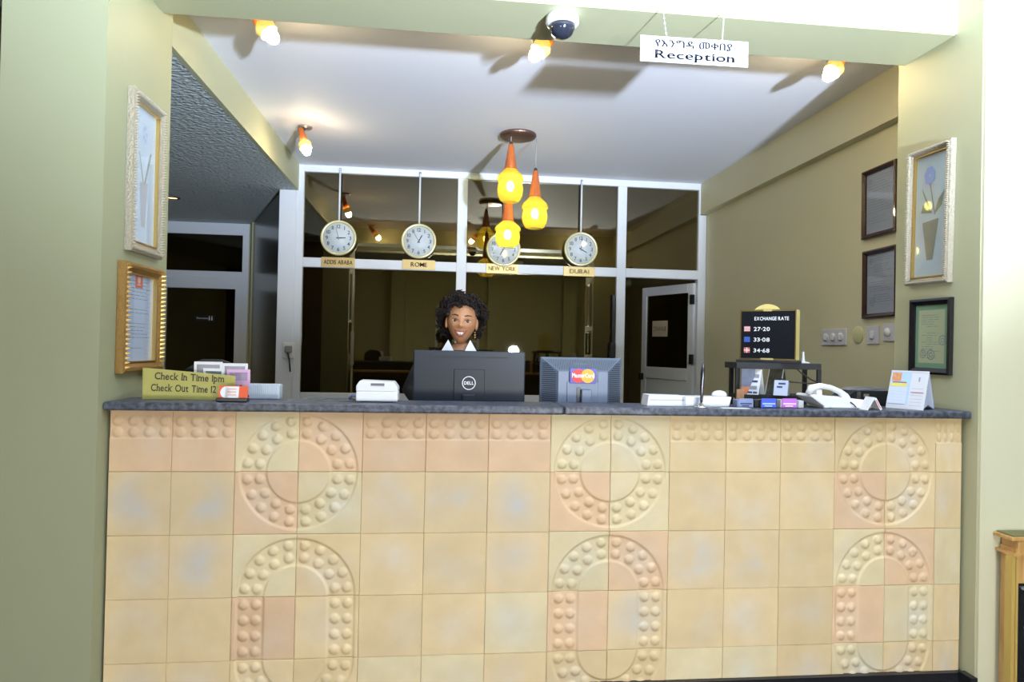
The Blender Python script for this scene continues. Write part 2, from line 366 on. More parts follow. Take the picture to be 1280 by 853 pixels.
# outlet on the corner post
t = thing('wall_outlet', 'small white socket with a grey plug on the white post above the counter', 'socket', (-.117, YB-.05, 1.365))
MB().box(-.055, .055, -.012, .008, -.075, .075).build('face_plate', WHITEP, t, bevel=.006)
MB().box(-.03, .035, -.05, -.012, -.02, .045).build('plug', mat('grey_plastic', (.25, .26, .3), .4), t, bevel=.01)
MB().tube([(0, -.05, -.02), (.02, -.07, -.08), (.03, -.06, -.2)], .007).build('cable', BLACKM, t)

# ---- angled dark glass wall of the corridor, and the corridor door wall
ang = math.atan2(5.889-3.975, -.987+.2455)
L_ = math.hypot(5.889-3.975, -.987+.2455)
w3 = struct('window_3', (-.2455, 3.975, 0), ang, label='dark glass side wall of the corridor')
MB().box(0, L_, -.01, .01, 0, ZB-.002).build('glass_pane', mat('near_black_glass', (.03, .03, .014), .22), w3)
MB().box(L_-.10, L_, -.03, .03, 0, ZB-.002).build('end_post', OLIVE, w3)
d2 = struct('door_2', (0, 5.964, 0), label='white framed glass door at the end of the corridor')
A = lambda x0, x1, z0, z1, nm='frame_rail': MB().box(x0, x1, -.03, .03, z0, z1).build(nm, ALU, d2, bevel=.004, seg=1)
A(-2.2235, -2.105, 0, ZB-.003, 'frame_post'); A(-2.105, -1.127, 2.7515, ZB-.003); A(-2.105, -1.127, 2.214, 2.30); A(-1.127, -1.052, 0, ZB-.003, 'frame_post')
A(-2.105, -2.0085, 0, 2.214, 'door_stile'); A(-1.202, -1.127, 0, 2.214, 'door_stile'); A(-2.0085, -1.202, 2.085, 2.214, 'door_rail'); A(-2.0085, -1.202, .1, .3, 'door_rail')
MB().box(-2.105, -1.127, -.005, .005, 2.30, 2.7515).build('glass_pane', GLASSD, d2)
MB().box(-2.0085, -1.202, -.005, .005, .3, 2.085).build('glass_pane', GLASSD, d2)
MB().box(-2.9, -2.2235, -.03, .03, 0, ZB-.005).build('side_wall', OLIVE, d2)
MB().box(-1.052, -.955, -.03, .03, 0, ZB-.005).build('side_wall', OLIVE, d2)
sg = MB().box(-.124, .124, -.006, 0, -.038, .038).build('restroom_sign', BLACK, d2, label='small black sign reading Restrooms'); sg.location = (-1.557, -.012, 1.72)
lettering('Restrooms', .024, WHITEP, sg, (-.027, -.008, -.012), width=.13)
mb = MB()
for q in (.055, .085):
    disc(mb, q, .02, .007, -.008, 10); rect(mb, q-.007, q+.007, -.025, .010, -.008)
mb.build('pictogram', WHITEP, sg)

# ---- open door leaf in the right bay of the partition
d1 = struct('door_1', (3.899, YB+.03, 0), R(112), label='white framed glass door standing open')
wl = .817
D = lambda x0, x1, z0, z1, nm: MB().box(x0, x1, -.02, .02, z0, z1).build(nm, ALU, d1, bevel=.004, seg=1)
D(0, .08, .02, 2.139, 'stile'); D(wl-.075, wl, .02, 2.139, 'stile'); D(.08, wl-.075, 2.042, 2.139, 'rail'); D(.08, wl-.075, 1.128, 1.257, 'rail'); D(.08, wl-.075, .02, .15, 'rail')
MB().box(.08, wl-.075, -.004, .004, 1.257, 2.042).build('glass_pane', GLASSD, d1)
MB().box(.08, wl-.075, -.006, .006, .15, 1.128).build('lower_panel', ALU, d1)
for z in (1.354, 1.967): MB().box(-.02, .02, .02, .05, z-.05, z+.05).build('hinge', BLACK, d1)
MB().box(wl-.05, wl-.02, .02, .07, 1.107, 1.182).build('door_handle', BLACK, d1, bevel=.006)
st = MB().box(.398, .645, .006, .009, 1.59, 1.7625).build('sticker', mat('aged_paper', (.55, .47, .36), .7), d1, label='beige sticker with dark letters')
lettering('2TAWAUR', .05, INK, st, (.52, .0105, 1.65), width=.21, rot=(R(90), 0, R(180)))

# ================================================================ COUNTER
XS = [0.0, .2485, .497, .748, 1.000, 1.250, 1.497, 1.742, 1.982, 2.222, 2.461, 2.698, 2.938, 3.171, 3.399, 3.632]
def at0(u, v):        # a pixel to a point on the counter front plane
    D_ = _F2 + (u-640)/FPX*_r3 - (v-426.5)/FPX*_U3
    k = -CY/D_.y; return CX+D_.x*k, CZ+D_.z*k
PXC = [134.0, 212.7, 291.8, 371.4, 451.3, 530.4, 608.9, 686.7, 762, 835.8, 906.3, 974.5, 1042.3, 1106.8, 1168.5, 1201]
XS = [at0(u, 640)[0] for u in PXC]
ZS = [1.163, .92, .67, .42, .17, .036]
ct = thing('reception_counter', 'long reception counter clad in cream and peach cast stone tiles with rings of round studs', 'counter', (0, 0, 0))
MB().box(XS[0]+.004, XS[-1]-.002, .012, .10, .0365, 1.160).build('counter_wall', mat('grout', (.10, .085, .06), .9), ct)
def smooth01(a): a = max(0, min(1, a)); return a*a*(3-2*a)
def bosses_field(kind):
    B = []
    if kind == 'band':
        for i in range(4):
            for j in range(2): B.append((-.125+.25*(i+.5)/4, .062-.046*j+.018))
    elif kind.startswith('ring'):      # ring centred on a tile corner; angles 0..90 in its quadrant
        for rr, n in ((.202, 8), (.153, 6)):
            for i in range(n//1):
                a = math.pi/2*(i+.5)/ (n if rr > .18 else n)
                B.append((rr*math.cos(a), rr*math.sin(a)))
        B = []
        for i in range(5): B.append((.204, math.pi/2*(i+.5)/5))
        for i in range(4): B.append((.155, math.pi/2*(i+.5)/4))
        B = [(r_*math.cos(a), r_*math.sin(a)) for r_, a in B]
    elif kind.startswith('bar'):
        for i in range(4):
            for q in (.155, .204): B.append((q, .25*(i+.5)/4))
    return B
def tile_mesh(kind, sx=1, sz=1):
    """height field over a .25 tile; (u,v) measured from the pattern's own centre"""
    n = 60 if kind != 'plain' else 1
    me = bpy.data.meshes.new('tile'); H = .125
    B = bosses_field(kind)
    def h(x, z):
        if kind == 'plain': return 0
        if kind == 'band':
            d = -.0035*(smooth01((z-.008)/.004)*(1-smooth01((z-.116)/.004))); u, v = x, z
        else:
            u = (x*sx+H); v = (z*sz+H)      # distance from the centre corner
            if kind == 'ring': q = math.hypot(u, v)
            else: q = u
            d = -.006*(smooth01((q-.122)/.006)*(1-smooth01((q-.229)/.006)))
        for bx, bz in B:
            r = math.hypot(u-bx, v-bz)
            R_ = .0195 if kind != 'band' else .0205
            if r < R_: d += (.0085 if kind != 'band' else .007)*math.sqrt(max(0, 1-(r/R_)**2))
        return d
    e = .0014; ys = []
    vs, fs = [], []
    g = [-H + .25*i/n for i in range(n+1)]
    for j in range(n+1):
        for i in range(n+1):
            x = max(-H+e, min(H-e, g[i])); z = max(-H+e, min(H-e, g[j]))
            vs.append((x, -h(x, z), z))
    for j in range(n):
        for i in range(n): a = j*(n+1)+i; fs.append((a, a+1, a+n+2, a+n+1))
    nf = len(fs)
    # bevelled rim and sides
    o = len(vs); c = [(-H+.0003, -H+.0003), (H-.0003, -H+.0003), (H-.0003, H-.0003), (-H+.0003, H-.0003)]
    ring = [i for i in range(n+1)] + [(j)*(n+1)+n for j in range(1, n+1)] + [n*(n+1)+i for i in range(n-1, -1, -1)] + [j*(n+1) for j in range(n-1, 0, -1)]
    b1 = len(vs)
    for i in ring:
        x, y, z = vs[i]; s_ = (H-.0004)/(H-e); xx = x*s_ if abs(abs(x)-(H-e)) < 1e-6 else x; zz = z*s_ if abs(abs(z)-(H-e)) < 1e-6 else z
        vs.append((xx, y+.0018, zz))
    b2 = len(vs)
    for i in range(len(ring)): x, y, z = vs[b1+i]; vs.append((x, .0135, z))
    m_ = len(ring)
    for i in range(m_):
        k = (i+1) % m_
        fs.append((ring[k], ring[i], b1+i, b1+k)); fs.append((b1+k, b1+i, b2+i, b2+k))
    me.from_pydata(vs, [], fs)
    me.polygons.foreach_set('use_smooth', [i < nf and kind != 'plain' for i in range(len(fs))]); me.update()
    bm = bmesh.new(); bm.from_mesh(me); bmesh.ops.recalc_face_normals(bm, faces=bm.faces); bm.to_mesh(me); bm.free()
    me.materials.append(None)
    return me
TM = {('plain', 1, 1): tile_mesh('plain'), ('band', 1, 1): tile_mesh('band')}
for sx in (1, -1):
    for sz in (1, -1): TM[('ring', sx, sz)] = tile_mesh('ring', sx, sz)
    TM[('bar', sx, 1)] = tile_mesh('bar', sx, 1)
# which material: C cream, P peach, A pale, G grey-bloomed
MATCH = {'C': T_CREAM, 'P': T_PEACH, 'A': T_PALE, 'G': T_GREY}
ROWS = ['PPAPPPPAACCCCCC', 'GGPAGGGPACCCPCC', 'CGACCCGAPGGCAPA', 'CCPCCCAPGCCCPAC', 'CCCCAACCCAACACC']
for r_ in range(5):
    z1, z0 = ZS[r_], ZS[r_+1]
    for c in range(15):
        x0, x1 = XS[c], XS[c+1]
        ringc = {2: 0, 7: 0, 12: 0, 3: 1, 8: 1, 13: 1}.get(c)
        kind = ('plain', 1, 1)
        if ringc is not None:
            s = -1 if ringc == 0 else 1
            if r_ == 0: kind = ('ring', s, 1)
            elif r_ == 1: kind = ('ring', s, -1)
            elif r_ == 2: kind = ('ring', s, 1)
            elif r_ == 3: kind = ('bar', s, 1)
            else: kind = ('ring', s, -1)
        elif r_ == 0: kind = ('band', 1, 1)
        o = bpy.data.objects.new('tile', TM[kind]); COL.objects.link(o); o.parent = ct
        H0 = .25
        if r_ == 0: zc = z0+.125 if kind[0] == 'ring' else (z0+z1)/2; sz_ = 1 if kind[0] == 'ring' else (z1-z0)/.25
        elif r_ == 4: zc = z1-.125; sz_ = 1
        else: zc = (z0+z1)/2; sz_ = 1
        sx_ = (x1-x0)/.25
        if c == 14: pass
        o.location = ((x0+x1)/2, random.uniform(-.0008, .0008), zc); o.scale = (sx_, 1, sz_)
        o.material_slots[0].link = 'OBJECT'; o.material_slots[0].material = MATCH[ROWS[r_][c]]
        # cut what would stick past the top or the plinth
        if r_ in (0, 4) and kind[0] in ('ring', 'plain', 'bar') and (r_ == 4 or kind[0] == 'ring'):
            key = kind + (r_,)
            if key not in TM:
                me = TM[kind].copy(); bm = bmesh.new(); bm.from_mesh(me)
                lim = (1.161-zc) if r_ == 0 else (.037-zc)
                bmesh.ops.bisect_plane(bm, geom=bm.verts[:]+bm.edges[:]+bm.faces[:], plane_co=(0, 0, lim), plane_no=(0, 0, 1 if r_ == 0 else -1), clear_outer=True)
                bm.to_mesh(me); bm.free(); TM[key] = me
            o.data = TM[key]; o.material_slots[0].link = 'OBJECT'; o.material_slots[0].material = MATCH[ROWS[r_][c]]

tp = thing('granite_countertop', 'thin dark blue grey granite ledge running along the top of the counter', 'countertop', (0, 0, 1.163))
SLAB = 1.196
MB().box(.001, 1.80, -.045, .215, 0, .033).build('slab', GRANITE, tp, bevel=.008, seg=3)
MB().box(1.803, 3.631, -.045, .215, 0, .033).build('slab', GRANITE, tp, bevel=.008, seg=3)
dk = thing('inner_desk', 'work desk hidden behind the granite ledge, holding both screens', 'desk', (0, 0, 0))
ZD = 1.06
MB().box(.02, 3.62, .225, .43, ZD-.03, ZD).build('desk_top', LIGHTWOOD, dk, bevel=.004)
for x in (.03, 1.2, 2.4, 3.58): MB().box(x, x+.03, .23, .42, 0, ZD-.03).build('side_panel', LIGHTWOOD, dk)

# ================================================================ THINGS ON THE COUNTER
def atY(u, v, Y):
    D_ = _F2 + (u-640)/FPX*_r3 - (v-426.5)/FPX*_U3
    k = (Y-CY)/D_.y; return CX+D_.x*k, CZ+D_.z*k

# check-in sign
OLS = mat('olive_sign_board', (.46, .43, .12), .5)
x0, z = atY(178, 464, .10); x1, _ = atY(293, 470, .10)
t = thing('check_in_sign', 'olive green sign board with the check in and check out times on the counter', 'sign', ((x0+x1)/2, .11, SLAB), 0)
ww = (x1-x0)
MB().prism([(-ww/2, 0), (ww/2, 0), (ww/2+.001, .100), (-ww/2-.002, .128)], -.004, .004).build('board', OLS, t, bevel=.001, seg=1)
MB().prism([(-.02, 0), (.02, 0), (.02, .07), (-.02, .07)], .006, .012, Matrix.Rotation(R(-18), 4, 'X')).build('prop', OLS, t)
lettering('Check In Time 1pm', .028, INK, t, (0.002, -.0055, .078), width=.272, serif=True, rot=(R(90), R(1.8), 0), bold=.01)
lettering('Check Out Time 12', .028, INK, t, (-.020, -.0055, .032), width=.255, serif=True, rot=(R(90), R(1.2), 0), bold=.01)

# leaflet holder with postcards
t = thing('leaflet_holder', 'black rounded leaflet holder behind the olive check in sign', 'holder', (.335, .19, SLAB))
MB().prism([(-.13, 0), (.13, 0), (.13, .06), (.10, .14), (.03, .165), (-.05, .165), (-.115, .12), (-.13, .08)], -.002, .012).build('back_plate', BLACK, t, bevel=.003)
MB().box(-.12, .12, -.036, -.002, 0, .02).box(-.125, -.119, -.036, -.002, 0, .10).box(.119, .125, -.036, -.002, 0, .06).build('tray', BLACK, t)
def postcard(x, y, w_, h_, base, frame, pic, lab):
    c = thing('postcard', lab, 'postcard', (x, y, SLAB+base), 0, 'postcards in the black holder')
    MB().box(-w_/2, w_/2, -.001, .001, 0, h_).build('card', frame, c)
    MB().box(-w_/2+.011, w_/2-.011, -.002, -.001, h_*.3, h_-.012).build('picture', pic, c)
P1 = mat('grey_photo', (.33, .32, .36), .4, var=.4, vscale=30); P2 = mat('green_photo', (.18, .23, .23), .4, var=.5, vscale=30); P3 = mat('violet_photo', (.34, .26, .40), .4, var=.4, vscale=30)
postcard(.318, .176, .115, .095, .06, PAPER, P1, 'white bordered postcard with grey picture, back row left')
postcard(.437-.01, .172, .105, .09, .06, PAPER, P1, 'white bordered postcard with pale grey picture, back row right')
postcard(.343, .166, .085, .068, .06, PAPER, P2, 'small white bordered postcard with dark green picture, front row left')
postcard(.445, .163, .095, .065, .06, mat('pink_card', (.72, .45, .68), .5), P3, 'pink bordered postcard, front row right')

# orange and white card holder
xa, _ = atY(273, 500, .03); xb, _ = atY(309, 500, .03)
t = thing('card_holder', 'black card holder with orange and white cards in front of the check in sign', 'holder', ((xa+xb)/2, .03, SLAB))
MB().box(-.06, .06, -.022, .02, 0, .016).build('base', BLACK, t, bevel=.003)
cm = Matrix.Translation((0, 0, .012)) @ Matrix.Rotation(R(-14), 4, 'X')
ORG = mat('orange_print', (.80, .13, .05), .45)
MB().box(-.056, .056, -.004, .004, 0, .052, cm).build('card', ORG, t, label='orange and white card')
mb = MB(); mb.add([cm @ Vector((-.03+.02*math.cos(a)*1.0, -.0046, .026+.023*math.sin(a))) for a in [i*math.pi/8 for i in range(16)]], [tuple(range(16))])
mb.add([cm @ Vector(p) for p in ((-.03, -.0046, .003), (.022, -.0046, .003), (.022, -.0046, .049), (-.03, -.0046, .049))], [(0, 1, 2, 3)]); mb.build('white_panel', PAPER, t)
mb = MB()
for i in range(3): mb.add([cm @ Vector(p) for p in ((-.022, -.005, .012+i*.012), (.012, -.005, .012+i*.012), (.012, -.005, .017+i*.012), (-.022, -.005, .017+i*.012))], [(0, 1, 2, 3)])
mb.build('print', mat('orange_faint', (.85, .45, .38), .5), t)

# pale card terminal behind
xa, zt = atY(293, 480, .17); xb, _ = atY(350, 481, .17)
t = thing('network_box', 'pale grey box with fine vertical ribs beside the check in sign', 'electronic box', ((xa+xb)/2, .185, SLAB))
hw = (xb-xa)/2
BLG = mat('pale_blue_grey_plastic', (.50, .57, .66), .4)
MB().box(-hw, hw, -.02, .045, 0, zt-SLAB).build('casing', BLG, t, bevel=.006)
for i in range(17): MB().box(-.055+i*.0085, -.0525+i*.0085, -.0225, -.0195, .02, .062).build('rib', BLG, t)
for q in (-.045, -.035): MB().box(q, q+.004, -.0225, -.0195, .008, .017).build('indicator', mat('red_led', (.5, .02, .05), .4), t)
t = tag(MB().box(.72, .98, .13, .21, SLAB, SLAB+.004).build('clear_tray', mat('smoked_plastic', (.25, .28, .28), .15), bevel=.001), 'thin flat smoked plastic sheet lying left of the receipt printer', 'tray')

# receipt printer
xa, zt = atY(446, 482, .10); xb, _ = atY(498, 482, .10)
t = thing('receipt_printer', 'small white receipt printer with a grey paper slot left of the big black screen', 'printer', ((xa+xb)/2, .12, SLAB)); hw = (xb-xa)/2
MB().box(-hw, hw, -.05, .08, .003, .045).build('body', WHITEP, t, bevel=.005)
MB().prism([(-hw, .045), (hw, .045), (hw, .062), (hw-.018, .086), (-hw+.014, .090), (-hw, .068)], -.048, .078).build('lid', WHITEP, t, bevel=.004)
MB().box(-.026, .030, -.0505, -.046, .070, .080).build('paper_slot', mat('slot_grey', (.16, .17, .2), .5), t)
MB().tube([(-hw-.001, .0, .02), (-hw-.02, .01, .025), (-hw-.035, .03, .01), (-hw-.03, .05, .006)], .006).build('cable', mat('blue_grey_cable', (.2, .23, .42), .5), t)
MB().box(-hw+.02, hw-.02, -.04, .06, 0, .003).build('feet', BLACK, t)

# big black monitor, back towards us
YM = .30
xa, z1a = atY(517, 438, YM); xb, z1b = atY(657, 440, YM)
cxm = (xa+xb)/2; hw = (xb-xa)/2; zt = (z1a+z1b)/2; hh = .30
t = thing('large_monitor', 'large black computer monitor seen from behind, with a round white emblem', 'monitor', (cxm, YM, ZD))
PB = mat('black_monitor_plastic', (.014, .020, .030), .42, spec=.35)
zb = zt-hh-ZD
mb = MB()
mb.add([(-hw, 0, zb), (hw, 0, zb), (hw, 0, zt-ZD), (-hw, 0, zt-ZD), (-hw, .02, zb), (hw, .02, zb), (hw, .02, zt-ZD), (-hw, .02, zt-ZD)], [(0, 1, 2, 3), (4, 7, 6, 5), (0, 4, 5, 1), (1, 5, 6, 2), (2, 6, 7, 3), (3, 7, 4, 0)])
mb.build('rear_housing', PB, t, bevel=.005)
MB().box(-hw+.008, hw-.008, .018, .028, zb+.008, zt-ZD-.008).build('screen', BLACK, t)
MB().box(-hw+.09, hw-.08, -.003, 0, zt-ZD-.030, zt-ZD-.026).build('top_groove', BLACKM, t)
zc_ = atY(586, 479, YM)[1]-ZD; xl = atY(586, 479, YM)[0]-cxm
MB().box(xl-.068, xl+.072, -.006, .0, zc_-.12, zc_+.062).build('stand_mount', PB, t, bevel=.002)
mb = MB(); disc(mb, xl, zc_, .031, -.0068, 40, ri=.0275); mb.build('emblem_ring', WHITEP, t)
lettering('DELL', .0145, WHITEP, t, (xl, -.0072, zc_-.007), width=.044, bold=.02)
MB().box(-.03+xl, .03+xl, -.03, -.006, .004, zc_-.05).build('stand_neck', PB, t, bevel=.004)
MB().box(-.11, .11, -.045, .13, 0, .012).build('stand_base', PB, t, bevel=.005)

# smaller grey monitor with the card sticker
YM = .28
xa, z1a = atY(677, 447, YM); xb, z1b = atY(779, 448, YM); cxm = (xa+xb)/2; hw = (xb-xa)/2; zt = (z1a+z1b)/2-ZD; zb = zt-.265
t = thing('small_monitor', 'smaller slotted grey computer monitor seen from behind, with a blue card sticker', 'monitor', (cxm, YM, ZD))
PG = mat('slate_plastic', (.10, .13, .18), .4); PGL = mat('slate_plastic_light', (.13, .17, .25), .4)
bx = .115; zi = zt-.063
mb = MB()
f0 = .0
pts = [(-hw, .035, zb), (hw, .035, zb), (hw, .035, zt), (-hw, .035, zt), (-bx, -.015, zb), (bx, -.015, zb), (bx, -.015, zi), (-bx, -.015, zi)]
mb.add(pts, [(4, 5, 6, 7), (0, 4, 7, 3), (5, 1, 2, 6), (7, 6, 2, 3), (0, 1, 5, 4)])
mb.box(-hw, hw, .035, .055, zb, zt)
mb.build('rear_housing', PG, t)
MB().box(-hw+.006, hw-.006, .055, .062, zb+.006, zt-.006).build('screen', BLACK, t)
# slots: dark grooves on the bevelled sides and top
sl = MB()
for s in (-1, 1):
    for i in range(19):
        z = zt-.030-i*.0095
        def P(fr, dz): # point along the side bevel
            x = s*(bx+(hw-bx)*fr); y = -.015+.05*fr - .0012; return (x, y, dz)
        f_in = .12 if z < zi-.01 else .12+ (z-(zi-.01))/(zt-zi+.01)*.8
        sl.quad(P(f_in, z), P(.90, z), P(.90, z+.0038), P(f_in, z+.0038))
for i in range(44):
    x = -hw+.018+i*(2*hw-.036)/43
    lim = min(1, max(.12, (abs(x)-bx)/(hw-bx)+.1)) if abs(x) > bx else .12
    def Q(fr, xx): return (xx, -.015+.05*fr-.0012, zi+(zt-zi)*fr)
    if lim < .85: sl.quad(Q(lim, x-.0011), Q(lim, x+.0011), Q(.86, x+.0011), Q(.86, x-.0011))
sl.build('vent_slots', mat('slot_black', (.02, .024, .035), .7), t, kind='stuff')
for q in (-bx, bx-.045): MB().box(q, q+.045, -.019, -.014, zb, zi-.004).build('rib', PGL, t)
MB().box(-.075, .07, -.024, -.014, zb, zt-.11).build('stand_cover', PGL, t, bevel=.002)
MB().box(-.030, -.012, -.030, -.02, 0.01, zt-.135).build('stand_slot', BLACK, t)
MB().box(-.012, .034, -.055, -.02, 0.01, zt-.145).build('stand_neck', PGL, t, bevel=.003)
MB().box(-.10, .10, -.03, .09, 0, .012).build('stand_base', PG, t, bevel=.004)
xs, zs = atY(729, 470, YM-.03); xs -= cxm; zs -= ZD
sk = MB().box(-.061, .061, -.0275, -.0255, -.036, .034).build('card_sticker', mat('royal_blue', (.04, .035, .35), .4), t, bevel=.001, seg=1, label='blue sticker with a red and a yellow disc'); sk.location = (xs, 0, zs)
mb = MB(); disc(mb, -.022, -.001, .032, -.0285); mb.build('red_disc', mat('signal_red', (.70, .04, .03), .5), sk)
mb = MB(); disc(mb, .022, -.001, .032, -.0288); mb.build('yellow_disc', mat('amber_yellow', (.85, .42, .02), .5), sk)
lettering('MasterCard', .019, WHITEP, sk, (0, -.0295, -.008), width=.102, bold=.025)
mb = MB(); rect(mb, -.04, .02, zt-.045, zt-.028, -.0005+0.012); mb.build('brand_plate', PGL, t)
bp = lettering('DELL', .012, BLACK, t, (-.01, .0105, zt-.042), width=.05, bold=.02)

# long white keyboard-like printer
xa, zt = atY(807, 498, .06); xb, _ = atY(913, 499, .06); hw = (xb-xa)/2
t = thing('flat_scanner', 'long low white plastic device lying right of the small monitor', 'device', ((xa+xb)/2, .09, SLAB))
MB().prism([(-hw, 0), (-.02, 0), (-.02, .046), (-hw+.008, .050)], -.05, .04).build('casing', WHITEP, t, bevel=.003)
MB().prism([(-.018, 0), (hw-.012, 0), (hw, .044), (-.018, .044)], -.045, .04).build('casing', WHITEP, t, bevel=.003)
MB().box(-hw+.012, -.026, -.052, -.049, .026, .031).build('groove', mat('light_grey_plastic', (.5, .53, .6), .4), t)
for q in ((.02, .05, -.047, -.0445, .006, .04), (-.035, -.021, -.052, -.0495, .004, .044)): MB().box(*q).build('groove', mat('light_grey_plastic', (.5, .53, .6), .4), t)
xm, zm = atY(900, 499, .09)
mo = MB().lathe([(.034, 0), (.034, .006), (.031, .014), (.022, .021), (.01, .0245), (0, .0255)], 20, sy=.7).build('computer_mouse', WHITEP)
tag(mo, 'white computer mouse resting on top of the long white device', 'mouse'); mo.location = (xm, .10, SLAB+.0445)
# desk pen
xp, zp = atY(877, 505, .0); 
t = thing('desk_pen', 'upright dark metal pen in its round stand before the long white device', 'pen', (xp-.0, .005, SLAB))
MB().lathe([(.030, 0), (.030, .003), (.012, .008), (.006, .02), (0.004, .02)], 20).build('stand', STEEL, t)
MB().tube([(0, 0, .012), (.001, 0, .03), (.003, 0, .10), (.005, 0, .15), (.007, 0, .185), (.007, 0, .192)], [.002, .0065, .009, .0095, .006, .001], 10).build('barrel', mat('gunmetal', (.12, .12, .14), .2, metal=.9), t)
# paper sheet
pp = tag(MB().prism([(-.05, 0), (.075, 0), (.07, .0015), (-.04, .0015)], -.02, .02).build('paper_slip', PAPER), 'thin white paper slip lying before the grey card box', 'paper'); pp.location = (atY(915, 511, -.01)[0], -.015, SLAB+.0004)

# little boxes in front of the shelf
def cardbox(u0, u1, v, Y, m, face, label, nm='card_box', lid=None):
    xa, zt = atY(u0, v, Y); xb, _ = atY(u1, v, Y); h_ = zt-SLAB; hw = (xb-xa)/2
    t = thing(nm, label, 'card box', ((xa+xb)/2, Y, SLAB), 0)
    MB().box(-hw, hw, 0, .05, 0, h_).build('tray', m, t, bevel=.002, seg=1)
    if face:
        MB().prism([(-hw+.004, .003), (hw-.004, .003), (hw-.006, h_+.006), (-hw+.006, h_+.006)], -.004, 0).build('front_card', face, t)
        if lid: MB().box(-hw+.01, hw-.01, -.0055, -.004, h_*.45, h_*.62).box(-hw*.5, hw*.4, -.0055, -.004, h_*.2, h_*.34).build('print', lid, t)
    return t
BG = mat('blue_grey_card', (.22, .28, .45), .4)
cardbox(922, 942, 500, .02, BG, BG, 'small blue grey card box beside the long white device', lid=mat('navy', (.03, .05, .18), .4))
cardbox(943, 949, 500, .03, BLACK, None, 'narrow black card box left of the blue card')
cardbox(950, 971, 500, .02, BLACK, mat('electric_blue_card', (.08, .14, .75), .3), 'black card box showing an electric blue card', lid=mat('light_blue', (.45, .6, .95), .4))
cardbox(976, 997, 500, .02, mat('silver_plastic', (.5, .52, .55), .3), mat('pink_violet_card', (.55, .18, .70), .4), 'silver card box showing a pink violet card', lid=mat('pale_pink', (.9, .7, .8), .4))
cardbox(998, 1005, 501, .02, mat('silver_plastic', (.5, .52, .55), .3), None, 'narrow silver card box right of the pink violet card')

# black wire shelf
YS = .34
xa, zt = atY(921, 453, YS); xb, _ = atY(1027, 456, YS); zb2 = atY(970, 494, YS)[1]
t = thing('counter_shelf', 'small black two tier shelf carrying the exchange rate board', 'shelf', (xa, YS, ZD))
sw = xb-xa; h1 = zt-ZD; h0 = zb2-ZD
MB().box(0, sw, 0, .14, h1-.030, h1).build('top_shelf', BLACKM, t, bevel=.002)
MB().box(.03, sw-.06, 0, .14, h0-.022, h0).build('lower_shelf', BLACKM, t, bevel=.002)
for x, y in ((.03, .13), (sw-.014, 0), (sw-.014, .13), (.03, .06)): MB().box(x-.006, x+.014, y, y+.012, 0, h1-.030).build('leg', BLACKM, t)
MB().tube([(sw-.13, .01, h1-.02), (sw-.10, .0, h1-.05), (sw-.05, .0, h1-.08), (sw-.012, .0, h1-.095)], .0035).tube([(sw-.22, .02, h1-.07), (sw-.15, .01, h1-.092), (sw-.08, .0, h1-.097), (sw-.01, .0, h1-.097)], .003).build('cable', mat('dark_cable', (.05, .035, .03), .5), t)
SX, SZ0, SZ1 = xa, ZD+h0, zt
# exchange rate board
xbq, zbb = atY(962, 448, YS+.03)
t = thing('exchange_rate_board', 'black exchange rate board in a brass frame standing on the small shelf', 'sign board', (xbq+.012, YS+.07, SZ1), R(-43))
bw, bh = .136, .262
MB().box(-.15, .15, -.035, .035, 0, .012).build('base', BLACKM, t, bevel=.002)
MB().box(-bw, bw, -.012, .05, .014, bh).build('casing', mat('pale_brass', (.72, .62, .24), .4, metal=.3), t, bevel=.004)
MB().box(-bw+.006, bw-.006, -.0155, -.012, .020, bh-.006).build('black_face', mat('felt_black', (.008, .009, .012), .6, spec=.1), t)
for a in ((-bw, -bw+.005, .014, bh), (bw-.005, bw, .014, bh), (-bw, bw, .014, .019), (-bw, bw, bh-.005, bh)): MB().box(a[0], a[1], -.019, -.0155, a[2], a[3]).build('frame_strip', BRASS, t)
MB().lathe([(.085, -.004), (.085, .004)], 28, Matrix.Translation((-.01, .012, bh-.055)) @ Matrix.Rotation(R(90), 4, 'X')).build('crest', mat('pale_brass', (.72, .62, .24), .4, metal=.3), t)
MB().box(-.03, .03, -.021, -.0155, .013, .022).box(-.02, .02, -.021, -.0155, bh-.008, bh+.002).build('clip', mat('bright_brass', (.85, .68, .28), .35, metal=.5), t)
lettering('EXCHANGE RATE', .017, PAPER, t, (.018, -.0165, bh-.052), width=.165, bold=.015)
for k, (s_, z) in enumerate((('27·20', bh-.105), ('33·08', bh-.158), ('34·68', bh-.212))):
    lettering(s_, .019, PAPER, t, (-.028, -.0165, z), width=.078, bold=.015)
mb = MB()
rect(mb, -.115, -.085, bh-.108, bh-.082, -.0165); mb.build('flag', mat('flag_red', (.55, .18, .14), .5), t, label='small red flag')
rect(MB(), 0, 0, 0, 0)
mb = MB(); rect(mb, -.115, -.085, bh-.161, bh-.135, -.0165); mb.build('flag', mat('flag_blue', (.04, .10, .42), .5), t, label='small blue flag')
mb = MB(); rect(mb, -.115, -.085, bh-.215, bh-.189, -.0165); mb.build('flag', mat('flag_red2', (.60, .15, .12), .5), t, label='small red flag')
mb = MB()
for i in range(3): rect(mb, -.115, -.085, bh-.104+i*.008, bh-.1015+i*.008, -.0168)
rect(mb, -.102, -.098, bh-.215, bh-.189, -.0168); rect(mb, -.115, -.085, bh-.204, bh-.200, -.0168); mb.build('flag_print', PAPER, t)
xq, _ = atY(1004, 452, YS+.05)
g = tag(MB().lathe([(.032, 0), (.03, .006), (.008, .010), (.007, .03), (.004, .055), (0, .058)], 14).build('clear_stand', mat('frosted_plastic', (.6, .63, .66), .25)), 'small clear plastic stand at the right end of the shelf top', 'stand'); g.location = (xq, YS+.05, SZ1)

